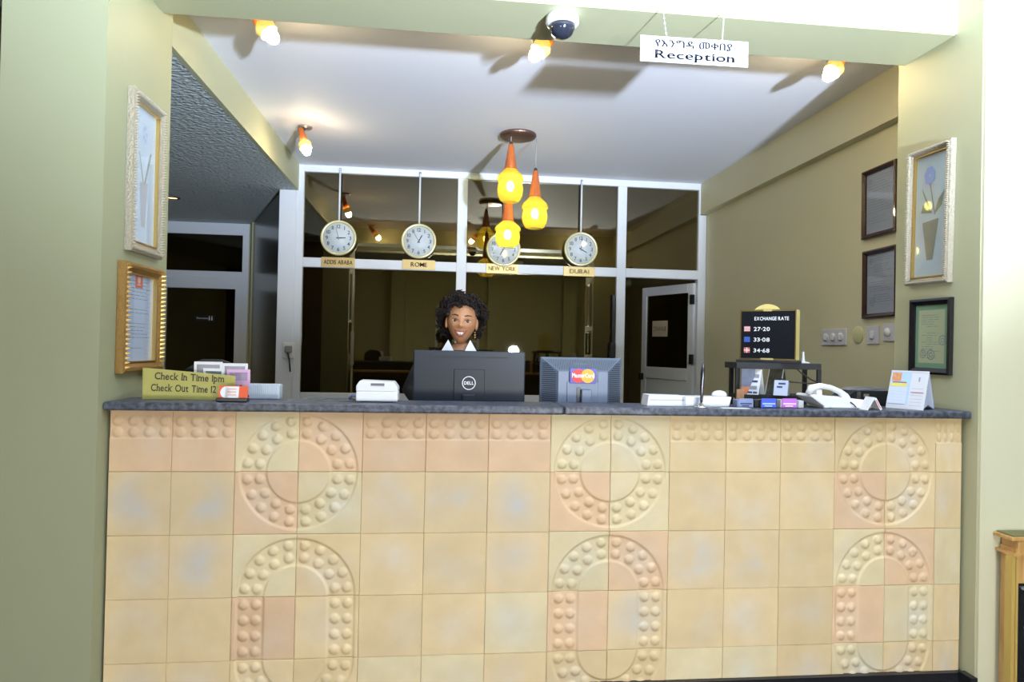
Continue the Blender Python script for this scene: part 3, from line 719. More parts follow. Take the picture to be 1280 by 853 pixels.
# tent cards and leaflets on the lower tier
def tent(u0, u1, v0, v1, Y, label, spread=.05, m=PAPER, side=.035, marks=True, zf=None, rz=0, nm='tent_card', mm=None):
    zf = SZ0 if zf is None else zf
    xa, _ = atY(u0, v1, Y); xb, _ = atY(u1, v1, Y); h_ = atY((u0+u1)/2, v0, Y)[1]-zf
    w_ = xb-xa; t = thing(nm, label, 'tent card', ((xa+xb)/2, Y+.03, zf), rz, None)
    a = w_/2
    MB().prism([(-a, 0), (-a+.004, 0), (.002-a*0+.002, h_), (-.002, h_)], -.03, .03).build('left_leaf', m, t)
    MB().prism([(a-.004, 0), (a, 0), (.002, h_), (-.002, h_)], -.03, .03).build('right_leaf', m, t)
    return t, a, h_
def leancard(u0, u1, v0, v1, Y, label, rz, m, marks, cat='tent card', depth=.05, zf=None):
    """an A-shaped card with its printed leaf turned towards the viewer"""
    zf = SZ0 if zf is None else zf
    xa, _ = atY(u0, v1, Y); xb, _ = atY(u1, v1, Y); h_ = atY((u0+u1)/2, v0, Y)[1]-zf; w_ = xb-xa
    t = thing('tent_card', label, cat, ((xa+xb)/2, Y+depth/2, zf), rz)
    mb = MB(); e = .0012
    f = MB().add([(-w_/2, -depth/2, 0), (w_/2, -depth/2, 0), (w_/2, -.001, h_), (-w_/2, -.001, h_), (-w_/2, -depth/2+2*e, 0), (w_/2, -depth/2+2*e, 0), (w_/2, .001, h_), (-w_/2, .001, h_)], [(0, 1, 2, 3), (7, 6, 5, 4), (0, 4, 5, 1), (1, 5, 6, 2), (2, 6, 7, 3), (3, 7, 4, 0)]).build('front_leaf', m, t)
    b = MB().add([(-w_/2, depth/2, 0), (w_/2, depth/2, 0), (w_/2, .001, h_), (-w_/2, .001, h_), (-w_/2, depth/2-2*e, 0), (w_/2, depth/2-2*e, 0), (w_/2, -.001, h_), (-w_/2, -.001, h_)], [(0, 3, 2, 1), (4, 5, 6, 7), (0, 1, 5, 4), (1, 2, 6, 5), (2, 3, 7, 6), (3, 0, 4, 7)]).build('back_leaf', m, t)
    for (x0_, x1_, f0_, f1_, mm) in marks:
        q = MB()
        def P(x, f): return (x*w_, -depth/2*(1-f)-.0014, f*h_)
        q.quad(P(x0_, f0_), P(x1_, f0_), P(x1_, f1_), P(x0_, f1_)); q.build('print', mm, t)
    return t
NAVY = mat('navy', (.03, .05, .18), .4); GR = mat('mid_grey', (.3, .33, .38), .5)
leancard(936, 956, 462, 491, YS+.0, 'white tent card with navy bands on the lower tier, left of the dark striped one', R(-50), PAPER, [(-.35, .35, .48, .56, NAVY), (-.25, .4, .66, .8, GR), (-.3, .35, .2, .34, GR), (-.4, .1, .05, .12, NAVY), (.15, .4, .05, .12, NAVY)], depth=.07)
leancard(966, 985, 461, 493, YS+.02, 'tall tent card with a dark spotted face in the middle of the lower tier', R(-55), mat('dark_spots', (.10, .10, .07), .5, var=.9, vscale=60), [(-.5, -.44, 0, 1, PAPER), (.44, .5, 0, 1, PAPER)], depth=.08)
leancard(972, 988, 476, 494, YS-.045, 'small white tent card with blue print in front of the spotted one', R(-40), PAPERB, [(-.2, .3, .72, .84, NAVY), (-.3, .1, .5, .62, NAVY)], depth=.05)
xa, zl = atY(926, 461, YS+.04)
t = thing('brochure', 'blue and orange brochure standing at the left end of the lower tier', 'brochure', (xa+.02, YS+.03, SZ0), R(-10))
hb = zl-SZ0
MB().box(-.02, .045, -.002, .002, 0, hb).build('cover', mat('blue_photo', (.05, .08, .16), .4, var=.8, vscale=35), t)
MB().box(-.02, .045, -.003, -.002, 0, hb*.3).build('orange_band', mat('orange_band', (.55, .17, .06), .5, var=.4, vscale=40), t)
xa, zl = atY(921, 485, YS)
t = thing('brochure_stack', 'orange and cream brochure leaning against the left leg of the shelf', 'brochure', (xa-.005, YS-.03, ZD), 0)
MB().box(-.008, .028, 0, .006, 0, .20).build('cover', mat('orange_cream', (.58, .30, .15), .5, var=.5, vscale=30), t)

# telephone
xa, _ = atY(1004, 500, .08); xb, _ = atY(1082, 510, .08)
t = thing('telephone', 'white desk telephone with its handset on the counter right of the shelf', 'telephone', ((xa+xb)/2, .07, SLAB), R(0)); hw = (xb-xa)/2
MB().prism([(-hw*.55, 0), (hw, 0), (hw, .022), (hw*.75, .040), (-hw+.015, .062), (-hw+.005, .052), (-hw*.55, .010)], -.045, .09).build('body', WHITEP, t, bevel=.006, seg=3)
MB().box(-hw*.35, hw*.8, -.050, .06, .0, .016).build('base', WHITEP, t, bevel=.005)
hp = [(-hw+.004, -.02, .062), (-hw+.02, -.02, .088), (-hw+.06, -.02, .099), (-.04, -.02, .092), (.005, -.02, .074), (.03, -.02, .052), (.045, -.02, .040)]
MB().tube(hp, [.012, .017, .013, .012, .013, .018, .014], 12).build('handset', WHITEP, t)
for i in range(3):
    for j in range(3): MB().box(.02+i*.022, .034+i*.022, .02+j*.02, .032+j*.02, .042-i*.001, .05-i*.002).build('key', mat('key_grey', (.55, .57, .6), .4), t, bevel=.002, seg=1)
MB().tube([(.04, -.045, .03), (.05, -.056, .02), (.06, -.058, .008)], .003).build('cord', BLACKM, t)
MB().box(-hw+.045, -hw+.075, -.02, .02, .045, .085).build('cradle', WHITEP, t, bevel=.008)

# black machine behind
xa, zt = atY(1052, 488, .33); xb, _ = atY(1112, 488, .33); hw = (xb-xa)/2
t = thing('fax_machine', 'low black office machine behind the telephone and the calendar', 'machine', ((xa+xb)/2, .36, ZD))
MB().prism([(-hw, 0), (hw, 0), (hw, zt-ZD), (-hw+.05, zt-ZD), (-hw, zt-ZD-.045)], -.05, .08).build('casing', BLACK, t, bevel=.004)
MB().prism([(-hw+.045, zt-ZD), (hw-.01, zt-ZD), (hw-.02, zt-ZD+.012), (-hw+.10, zt-ZD+.014)], -.02, .07).build('lid', mat('grey_lid', (.22, .23, .25), .3), t)
MB().box(-hw+.065, -hw+.085, -.053, -.05, zt-ZD-.04, zt-ZD-.005).box(-hw+.10, -hw+.13, -.053, -.05, zt-ZD-.03, zt-ZD-.015).build('silver_trim', STEEL, t)
# small red and white tent card
t, a, h_ = tent(1084, 1102, 497, 513, -.035, 'tiny white tent card with a red stripe between telephone and calendar', zf=SLAB)
m_ = Matrix.Translation((a*.5, -.031, h_*.5)) @ Matrix.Rotation(math.atan2(a, h_)*-1, 4, 'Y')
MB().box(-.0055, .0055, -.0003, .0003, -h_*.52, h_*.5, Matrix.Translation((a*.5, -.0305, h_*.5)) @ Matrix.Rotation(math.atan2(-a, h_), 4, 'Y')).build('leaf_face', PAPER, t)
MB().box(-.0018, .0018, -.0003, .0003, -h_*.4, h_*.35, Matrix.Translation((a*.5, -.0312, h_*.5)) @ Matrix.Rotation(math.atan2(-a, h_), 4, 'Y')).build('red_stripe', mat('crimson', (.7, .03, .12), .5), t)
# desk calendar
xa, _ = atY(1140, 513, .07); zt = atY(1135, 465, .06)[1]-SLAB
t = thing('desk_calendar', 'white tent shaped desk calendar with an orange picture at the right end of the counter', 'calendar', (xa, .085, SLAB), R(-58))
cw, cd2 = .160, .125
def CP(u, f, off=0): return ((u-.5)*cw, -cd2/2*(1-f)-(.0012 if off else 0), f*zt)
for sg_, nm, mm in ((-1, 'front_leaf', mat('grey_white_paper', (.62, .64, .68), .6)), (1, 'back_leaf', PAPERB)):
    a_, b_ = cw/2, cd2/2*sg_
    MB().add([(-a_, b_, 0), (a_, b_, 0), (a_, 0, zt), (-a_, 0, zt), (-a_, b_-.002*sg_, 0), (a_, b_-.002*sg_, 0), (a_, -.002*sg_, zt), (-a_, -.002*sg_, zt)], [(0, 1, 2, 3), (7, 6, 5, 4), (0, 4, 5, 1), (1, 5, 6, 2), (2, 6, 7, 3), (3, 7, 4, 0)]).build(nm, mm, t)
a_ = cw/2-.004
MB().add([(a_, -cd2/2, 0), (a_, -cd2*.0, zt), (a_, cd2/2, 0), (a_, 0, .022)], [(0, 3, 1), (3, 2, 1)]).build('side_leaf', mat('lilac_paper', (.45, .50, .66), .6), t)
def cpatch(u0, u1, f0, f1, m, nm='print'): MB().quad(CP(u0, f0, 1), CP(u1, f0, 1), CP(u1, f1, 1), CP(u0, f1, 1)).build(nm, m, t)
cpatch(.03, .56, .13, .98, mat('sky_blue_print', (.42, .58, .90), .5), 'picture_panel')
def cp2(u0, u1, f0, f1, m, nm='print'):
    q = [CP(u0, f0, 1), CP(u1, f0, 1), CP(u1, f1, 1), CP(u0, f1, 1)]; q = [(a, b-.001, c) for a, b, c in q]; MB().quad(*q).build(nm, m, t)
cp2(.04, .50, .14, .58, PAPERB); cp2(.04, .48, .60, .68, mat('yellow_print', (.75, .68, .12), .5)); cp2(.08, .46, .69, .72, mat('brown_print', (.3, .12, .06), .5))
cp2(.05, .30, .74, .96, mat('orange_photo', (.62, .28, .12), .5, var=.5, vscale=60), 'photo'); cp2(.04, .5, .115, .125, GREYINK)
for i in range(4): cp2(.10, .46, .22+i*.08, .225+i*.08, GREYINK)
for i in range(6): cp2(.62, .92, .10+i*.09, .106+i*.09, GREYINK)
cp2(.60, .95, .44, .455, mat('red_line', (.4, .08, .12), .5)); cp2(.76, .80, .74, .86, GR)
MB().box(-cw/2, cw/2, -.003, .003, zt-.002, zt+.004).build('binding', WHITEP, t)

# ================================================================ FRAMES ON THE WALLS
def frame(name, label, cat, loc, rz, w_, h_, fw, fm, content, tilt=0, depth=.025, beads=0, lip=None, group=None, beadm=None):
    t = thing(name, label, cat, loc, 0, group); t.rotation_euler = (0, tilt, rz)
    # four mitred members with a stepped moulding
    prof = [(0, 0), (0, depth), (.35, depth*1.25), (.7, depth*.9), (1, depth*.6), (1, 0)]
    for k in range(4):
        a, b = (w_/2, h_/2) if k % 2 == 0 else (h_/2, w_/2)
        Mk = Matrix.Rotation(R(90*k), 4, 'Y')
        vs, fs = [], []
        for sgn in (-1, 1):
            for q, d in prof: vs.append(Mk @ Vector((sgn*(a-q*fw), -d, b-q*fw)))
        n = len(prof)
        for i in range(n-1): fs.append((i, i+1, n+i+1, n+i))
        fs.append((n-1, 0, n, 2*n-1)); fs.append(tuple(range(n))); fs.append(tuple(reversed(range(n, 2*n))))
        m_ = MB().add(vs, fs).build('frame_side', fm, t)
        if beads:
            nb = max(3, int(2*a/beads)); mb = MB()
            for i in range(nb):
                x = -a+fw*.4+(2*a-.8*fw)*(i+.5)/nb
                mb.add([Mk @ Vector(p) for p in ((x-beads*.42, -depth*1.05, b-fw*.2), (x+beads*.15, -depth*1.05, b-fw*.2), (x+beads*.42, -depth*1.05, b-fw*.55), (x-beads*.1, -depth*1.05, b-fw*.55), (x, -depth*1.75, b-fw*.36))], [(0, 1, 4), (1, 2, 4), (2, 3, 4), (3, 0, 4)])
            bo = mb.build('carving', beadm or fm, m_)
    if lip:
        a, b = w_/2-fw, h_/2-fw
        for q in ((-a, -a+.006, -b, b), (a-.006, a, -b, b), (-a, a, b-.006, b), (-a, a, -b, -b+.006)): MB().box(q[0], q[1], -depth*.75, -.002, q[2], q[3]).build('inner_lip', lip, t)
    content(t, w_-2*fw, h_-2*fw)
    MB().box(-w_/2+fw*.9, w_/2-fw*.9, -.0085, -.0075, -h_/2+fw*.9, h_/2-fw*.9).build('glass', CLEAR, t)
    return t
GRNSH = mat('pale_mat_board', (.62, .68, .70), .7, var=.12, vscale=9)
LEAF = mat('muted_leaf', (.30, .33, .22), .7); STEM = mat('muted_stem', (.36, .35, .28), .7); VASE = mat('taupe_vase', (.40, .36, .26), .7, var=.15, vscale=20); PETAL = mat('periwinkle', (.38, .46, .78), .7)
def flower(variant):
    def f(t, w_, h_):
        MB().box(-w_/2, w_/2, -.004, 0, -h_/2, h_/2).build('print', GRNSH if variant else mat('pale_blue_board', (.60, .66, .74), .7, var=.08, vscale=9), t)
        s = h_/.6; Y = -.0052
        if variant:
            mb = MB(); mb.add([(x*s, Y, z*s) for x, z in ((-.058, -.03), (.052, -.02), (.018, -.215), (-.022, -.215))], [(0, 1, 2, 3)]); mb.build('vase_print', VASE, t)
            mb = MB(); mb.add([(x*s, Y, z*s) for x, z in ((-.02, .17), (-.012, .17), (.03, .0), (.022, .0))], [(0, 1, 2, 3)]); mb.build('stem_print', STEM, t)
            mb = MB()
            for pts in (((-.07, .02), (-.055, .06), (-.03, .05), (.01, .01)), ((-.06, .12), (-.065, .14), (-.03, .08), (.0, .03), (-.03, .05)), ((.02, .0), (.045, .07), (.085, .11), (.07, .04))):
                mb.add([(x*s, Y-.0003, z*s) for x, z in pts], [tuple(range(len(pts)))])
            mb.build('leaf_print', LEAF, t)
            mb = MB()
            for i in range(7):
                a = i*2*math.pi/7+.3; c = (-.015+.022*math.cos(a), .195+.026*math.sin(a))
                mb.add([((c[0]+.016*math.cos(b))*s, Y-.0004-.0001*i, (c[1]+.02*math.sin(b))*s) for b in [j*math.pi/4 for j in range(8)]], [tuple(range(8))])
            mb.build('petal_print', PETAL, t)
        else:
            mb = MB(); mb.add([(x*s, Y, z*s) for x, z in ((-.04, -.03), (.04, -.02), (.02, -.22), (-.02, -.22))], [(0, 1, 2, 3)]); mb.build('vase_print', mat('pale_vase', (.48, .46, .48), .7), t)
            mb = MB()
            for a in (((-.01, -.03), (-.055, .10), (-.05, .10), (0, -.03)), ((.0, -.03), (.06, .12), (.075, .12), (.015, -.03))): mb.add([(x*s, Y, z*s) for x, z in a], [(0, 1, 2, 3)])
            mb.build('stem_print', STEM, t)
            mb = MB()
            for i in range(5):
                a = i*2*math.pi/5; disc(mb, .0+.016*math.cos(a)*s, .19*s+.03*math.sin(a)*s, .010*s, Y-.0003-.0001*i, 8)
            mb.build('petal_print', mat('faint_blue', (.45, .53, .76), .7), t)
    return f
def document(paper, ink, border=None, n=22, seed=1, stamps=(), red=None):
    def f(t, w_, h_):
        MB().box(-w_/2, w_/2, -.004, 0, -h_/2, h_/2).build('sheet', border or paper, t)
        Y = -.0046; b = .12*w_ if border else .0
        if border: mb = MB(); rect(mb, -w_/2+b*.8, w_/2-b*.8, -h_/2+b*.9, h_/2-b*.9, -.0043); mb.build('inner_sheet', paper, t)
        rnd = random.Random(seed); mb = MB()
        for i in range(n):
            z = h_/2-b-h_*.08-(h_*.80-b)*i/n
            if rnd.random() < .15: continue
            x0 = -w_/2+b+w_*.08*(1 if rnd.random() < .8 else 3); x1 = w_/2-b-w_*rnd.uniform(.08, .35); x = x0
            while x < x1:
                l = rnd.uniform(.02, .06)*w_/.3; rect(mb, x, min(x+l, x1), z, z+h_*.0075, Y); x += l+.006
        mb.build('print', ink, t)
        mb = MB()
        for (x, z, r_) in stamps: disc(mb, x*w_, z*h_, r_*w_, Y-.0004, 20, ri=r_*w_*.82); disc(mb, x*w_, z*h_, r_*w_*.5, Y-.0004, 12, ri=r_*w_*.35)
        if stamps: mb.build('stamp', GREYINK, t)
        if red:
            mb = MB(); rect(mb, -w_*.12, w_*.12, h_/2-h_*.15, h_/2-.001, Y-.0003); mb.build('red_emblem', mat('emblem_red', (.70, .10, .04), .5), t)
            mb = MB(); disc(mb, 0, h_/2-h_*.06, w_*.05, Y-.0006, 12); rect(mb, -w_*.06, w_*.06, h_/2-h_*.12, h_/2-h_*.105, Y-.0006); mb.build('emblem_print', mat('emblem_pale', (.9, .5, .35), .5), t)
    return f
RZR, RZL = R(-90), R(90)
frame('flower_picture', 'tall framed print of a blue flower in a taupe vase on the right column', 'picture', (3.631, .222, 2.117), RZR, .29, .665, .032, CHAMP, flower(True), R(1.2), .026, .010, BRASS)
frame('flower_picture', 'tall framed pale flower print in a silvery frame on the left column', 'picture', (.001, .263, 2.136), RZL, .325, .67, .042, CHAMP, flower(False), 0, .026, .012, BRASS)
frame('gilt_certificate', 'gilt framed letter with a red emblem on the left column below the flower print', 'certificate', (.001, .242, 1.527), RZL, .385, .452, .040, GOLD, document(PAPERB, GREYINK, n=20, seed=4, red=True), 0, .030, .020, BRASS, beadm=BRASS)
frame('green_certificate', 'black framed yellow and green certificate on the right column below the flower print', 'certificate', (3.631, .210, 1.532), RZR, .275, .362, .030, mat('gloss_black', (.01, .01, .012), .12, coat=.5), document(mat('yellow_green_paper', (.58, .60, .36), .7), GREYINK, mat('green_border', (.27, .42, .26), .7), 20, 3, ((-.25, -.28, .1), (.0, -.29, .12), (.35, -.06, .11))), R(.5), .02)
DP = mat('lilac_grey_paper', (.42, .44, .53), .6)
frame('brown_certificate', 'upper of the two brown framed documents on the right side wall', 'certificate', (3.989, 1.1285, 2.3925), RZR, .328, .435, .028, MAHOG, document(DP, mat('lav_ink', (.25, .26, .34), .6), None, 18, 8, ((-.36, .38, .06), (.38, .42, .05))), R(-.6), .022)
frame('brown_certificate', 'lower of the two brown framed documents on the right side wall', 'certificate', (3.989, 1.110, 1.883), RZR, .328, .428, .028, MAHOG, document(DP, mat('lav_ink', (.25, .26, .34), .6), None, 22, 9, ((-.3, -.3, .1), (-.36, .38, .06))), R(-.6), .022)

# switches on the right wall
def switch(label, y, z, w_, h_, n, knob=False):
    t = thing('wall_switch', label, 'switch', (3.9895, y, z), RZR)
    SW = mat('switch_plastic', (.62, .62, .68), .35)
    MB().box(-w_/2, w_/2, -.012, 0, -h_/2, h_/2).build('face_plate', SW, t, bevel=.004)
    for i in range(n):
        x = (i-(n-1)/2)*w_/n*.92
        if knob: MB().lathe([(.026, 0), (.024, .014), (0, .015)], 20, Matrix.Translation((x, -.012, 0)) @ Matrix.Rotation(R(90), 4, 'X')).build('dial', WHITEP, t)
        else:
            MB().lathe([(.030, 0), (.030, .003), (.0, .003)], 20, Matrix.Translation((x, -.012, 0)) @ Matrix.Rotation(R(90), 4, 'X')).build('rosette', SW, t)
            MB().box(x-.016, x+.016, -.021, -.014, -.022, .022).build('rocker', WHITEP, t, bevel=.004)
switch('wide triple light switch on the right wall beside the rate board', 1.603, 1.554, .29, .113, 3)
switch('single light switch on the right wall, next to the round cover plate', 1.178, 1.5615, .12, .113, 1)
switch('dimmer switch with a round dial nearest the wall corner', 1.025, 1.5765, .113, .108, 1, True)
c = tag(MB().lathe([(.056, 0), (.056, .004), (.048, .007), (0, .008)], 28, Matrix.Rotation(R(90), 4, 'X')).build('round_cover_plate', mat('cream_plastic', (.58, .57, .33), .5)), 'round cream cover plate between the triple and the single switch', 'cover plate'); c.location = (3.9895, 1.336, 1.566); c.rotation_euler = (0, 0, RZR)

# ================================================================ CLOCKS
GILT = mat('pale_gilt_rim', (.74, .70, .42), .28, metal=.45)
PLATE = mat('brass_plate', (.62, .47, .20), .35, metal=.35)
def clock(city, x, z, hour_a, min_a, label, plate_c, pm, tm, bent=0):
    t = thing('wall_clock', label, 'clock', (x, YB-.06, z), 0, 'clocks hung on the glazed partition')
    rad = .169; MX = Matrix.Rotation(R(90), 4, 'X')
    MB().lathe([(0, -.028), (rad-.01, -.028), (rad, -.01), (rad, .012), (rad-.006, .020), (rad-.020, .018), (rad-.026, .008), (rad-.026, -.020)], 48, MX).build('rim', GILT, t)
    MB().lathe([(rad-.024, 0), (rad-.024, .006), (0, .006)], 48, MX).build('dial', mat('clock_dial', (.78, .80, .84), .5), t)
    vs = MB(); gl_v, gl_f = [], []
    for k in range(1, 13):
        a = R(90-30*k); s = str(k); pen = 0; parts = []
        for ch in s:
            gv, gf = glyph(ch, .012); x0_ = min(v[0] for v in gv); x1_ = max(v[0] for v in gv); parts.append((gv, gf, pen-x0_)); pen += x1_-x0_+.1
        pen -= .1
        for gv, gf, off in parts:
            o = len(gl_v); q = .050
            gl_v += [((v[0]+off-pen/2)*q+.110*math.cos(a), -.0068, (v[1]-.35)*q+.110*math.sin(a)) for v in gv]; gl_f += [tuple(i+o for i in f) for f in gf]
    MB().add(gl_v, gl_f).build('numerals', mat('numeral_ink', (.05, .055, .08), .5), t)
    def hand(deg, l, w_, nm, y):
        a = R(90-deg); M_ = Matrix.Rotation(-(a-math.pi/2), 4, 'Y')
        MB().prism([(-w_, -.02), (w_, -.02), (w_*.7, l), (-w_*.7, l)], y, y+.0015, M_).build(nm, BLACK, t)
    hand(hour_a, .067, .0055, 'hour_hand', -.012); hand(min_a, .102, .0022, 'minute_hand', -.015)
    MB().lathe([(.007, .006), (.007, .018), (0, .018)], 12, MX).build('spindle', STEEL, t)
    MB().lathe([(rad-.026, .0150), (rad-.026, .0165)], 40, MX).build('glass', CLEAR, t)
    MB().tube([(0, .012, rad-.01), (0, .012, 3.115-z), ], .009, 10).build('hanging_rod', ALU, t)
    MB().ball((0, .012, 3.115-z), .012).build('rod_cap', STEEL, t)
    p = thing('city_plate', 'brass name plate reading ' + city.title() + ' under its clock', 'name plate', (plate_c[0], YB-.034, plate_c[1]), 0, 'city plates under the clocks')
    MB().box(-.158, .158, -.008, 0, -.047, .047).build('plate', pm, p, bevel=.001, seg=1)
    lettering(city, .041, tm, p, (0, -.0095, -.020), width=min(.27, .039*len(city)), bold=.004, dbl=.045)
BI = mat('brown_ink', (.08, .035, .02), .5); FI = mat('faded_ink', (.36, .27, .10), .5)
clock('ADDIS ABABA', .322, 2.4505, 88, 346, 'round clock on the left, above the Addis Ababa plate', (.320, 2.220), PLATE, BI)
clock('ROME', 1.083, 2.448, 28, 328, 'round clock above the Rome plate, second from left', (1.0875, 2.2226), PLATE, BI)
clock('NEW YORK', 1.9077, 2.401, 210, 82, 'round clock behind the pendant lamps, above the New York plate', (1.900, 2.211), PLATE, FI)
clock('DUBAI', 2.6807, 2.429, 120, 6, 'round clock on the right, above the Dubai plate', (2.673, 2.2086), PLATE, FI)

# ================================================================ LAMPS
BULB = mat('glowing_bulb', (1, .95, .75), .4, emit=190, ecol=(1, .80, .48))
def amber_glass():
    m = bpy.data.materials.new('amber_crackle_glass'); m.use_nodes = True; N = m.node_tree.nodes; L = m.node_tree.links; N.clear()
    o = N.new('ShaderNodeOutputMaterial'); mx = N.new('ShaderNodeMixShader'); t = N.new('ShaderNodeBsdfTransparent'); p = N.new('ShaderNodeBsdfPrincipled'); tr = N.new('ShaderNodeBsdfTranslucent'); m2 = N.new('ShaderNodeMixShader')
    t.inputs[0].default_value = (1, .92, .35, 1); p.inputs['Base Color'].default_value = (.62, .53, .07, 1); p.inputs['Roughness'].default_value = .15; tr.inputs[0].default_value = (.75, .60, .09, 1)
    v = N.new('ShaderNodeTexVoronoi'); v.inputs['Scale'].default_value = 60; tc = N.new('ShaderNodeTexCoord'); L.new(tc.outputs['Object'], v.inputs['Vector'])
    b = N.new('ShaderNodeBump'); b.inputs['Strength'].default_value = .6; b.inputs['Distance'].default_value = .004; L.new(v.outputs['Distance'], b.inputs['Height']); L.new(b.outputs[0], p.inputs['Normal'])
    L.new(p.outputs[0], m2.inputs[1]); L.new(tr.outputs[0], m2.inputs[2]); m2.inputs[0].default_value = .6
    mx.inputs[0].default_value = .5; L.new(t.outputs[0], mx.inputs[1]); L.new(m2.outputs[0], mx.inputs[2]); L.new(mx.outputs[0], o.inputs[0])
    return m
AMBER = amber_glass()
pl = thing('pendant_light', 'bronze ceiling rose with three hanging amber glass lamps on orange wooden cones', 'pendant lamp', (1.888, 2.62, ZC))
MB().lathe([(0, -.034), (.11, -.034), (.138, -.028), (.149, -.012), (.145, 0)], 40).build('ceiling_rose', BRONZE, pl)
def pendant(x, y, ztop, zcone, zbot):
    s = thing('lamp', '', ''); del s['label']; del s['category']; 
    bpy.data.objects.remove(s)
    M_ = lambda z: z-ZC
    hg = zcone-zbot; X, Y = x-1.888, y-2.62
    TT = Matrix.Translation((X, Y, 0))
    lp = MB().lathe([(.0, M_(zcone)-.002), (.050, M_(zcone)), (.047, M_(zcone)+.02), (.021, M_(ztop)-.01), (.019, M_(ztop)), (0, M_(ztop)+.002)], 24, TT).build('wooden_cone', ORANGEWOOD, pl)
    MB().lathe([(.014, M_(ztop)), (.014, M_(ztop)+.014), (.005, M_(ztop)+.024)], 12, TT).build('cap', BLACKM, lp)
    MB().tube([(X, Y, M_(ztop)+.02), (X, Y, -.03)], .004, 6).build('cord', mat('grey_cord', (.3, .3, .3), .5), lp)
    g = MB().lathe([(.047, M_(zcone)), (.066, M_(zcone)-hg*.08), (.096, M_(zcone)-hg*.20), (.106, M_(zcone)-hg*.31), (.104, M_(zcone)-hg*.36), (.092, M_(zcone)-hg*.39), (.097, M_(zcone)-hg*.47), (.103, M_(zcone)-hg*.62), (.097, M_(zcone)-hg*.80), (.078, M_(zcone)-hg*.95), (.060, M_(zbot))], 32, TT)
    g.f.pop(); g.sm.pop(); g.f.pop(); g.sm.pop()
    g.build('glass_shade', AMBER, lp)
    MB().ball((X, Y, M_(zcone)-hg*.52), .030, 14, sc=(1, 1, 1.35)).build('bulb', mat('pendant_bulb_glow', (1, .95, .8), .4, emit=42, ecol=(1, .85, .50)), lp)
pendant(1.829, 2.578, 3.053, 2.856, 2.592)
pendant(2.036, 2.62, 2.864, 2.648, 2.398)
pendant(1.831, 2.728, 2.7515, 2.467, 2.257)

YGL = mat('yellow_frosted_glass', (.85, .62, .15), .3, emit=.5, ecol=(1, .7, .2))
def spotlamp(loc, dirv, label, arm=(0, 0, -.05), power=4):
    t = thing('ceiling_spotlight', label, 'spotlight', loc, 0, 'ceiling spotlights')
    MB().lathe([(0, -.022), (.045, -.020), (.055, -.010), (.055, 0)], 24).build('mount', mat('old_chrome', (.4, .38, .36), .3, metal=.9), t)
    d = Vector(dirv).normalized(); a = Vector(arm)
    MB().tube([(0, 0, -.015), tuple(a*.6+Vector((0, 0, -.01))), tuple(a)], .007, 8).build('arm', STEEL, t)
    MB().tube([tuple(a-d*.035), tuple(a+d*.02), tuple(a+d*.10)], [.024, .026, .033], 14).build('wooden_body', ORANGEWOOD, t)
    MB().tube([tuple(a+d*.095), tuple(a+d*.115), tuple(a+d*.15)], [.040, .052, .046], 18, cap=False).build('glass_collar', YGL, t)
    MB().tube([tuple(a+d*.10), tuple(a+d*.12), tuple(a+d*.18), tuple(a+d*.205), tuple(a+d*.21)], [.018, .033, .034, .022, .006], 14).build('bulb', BULB, t)
spotlamp((.205, 2.72, ZC), (.30, -.35, -.9), 'spotlight on the white ceiling near the left beam, left of the clocks', (-.02, -.03, -.06))
spotlamp((.31, .72, ZC), (.6, -.1, -.75), 'leftmost spotlight tucked behind the front beam', (0, 0, -.045), 3)
spotlamp((1.86, .72, ZC), (-.6, -.1, -.75), 'spotlight behind the front beam under the dome camera', (0, 0, -.045), 3)
spotlamp((3.49, .72, ZC), (-.6, -.1, -.75), 'rightmost spotlight tucked behind the front beam, right of the hanging sign', (0, 0, -.045), 3)
t = thing('recessed_downlight', 'small recessed round downlight in the stippled corridor ceiling', 'downlight', (-1.44, 4.51, ZB-.0))
MB().lathe([(.075, 0), (.075, -.008), (.055, -.012), (.05, -.002)], 24).build('trim_ring', BRONZE, t)
light('downlight_bulb', 'SPOT', (-1.44, 4.51, ZB-.02), 30, (1, .75, .42), (-1.44, 4.51, 0), spot_size=R(120), spot_blend=.8, shadow_soft_size=.015)
MB().lathe([(0, -.004), (.048, -.004), (.048, -.001)], 20).build('lens', mat('warm_lens', (1, .8, .5), .3, emit=5, ecol=(1, .6, .25)), t)

# ================================================================ CCTV DOME AND HANGING SIGN
t = thing('dome_camera', 'white dome security camera under the front beam', 'camera', (1.80, .19, 2.93))
MB().lathe([(.070, 0), (.074, -.012), (.076, -.030), (.070, -.040), (.058, -.043)], 36).build('housing', WHITEP, t)
MB().lathe([(.058, -.042), (.056, -.060), (.046, -.082), (.028, -.096), (.010, -.101), (0, -.102)], 36).build('dome', mat('smoked_dome', (.02, .023, .035), .12, coat=.3), t)
MB().tube([(.02, .06, -.005), (.045, .13, -.006), (.03, .20, -.004), (.0, .224, .0)], .004).build('cable', WHITEP, t)

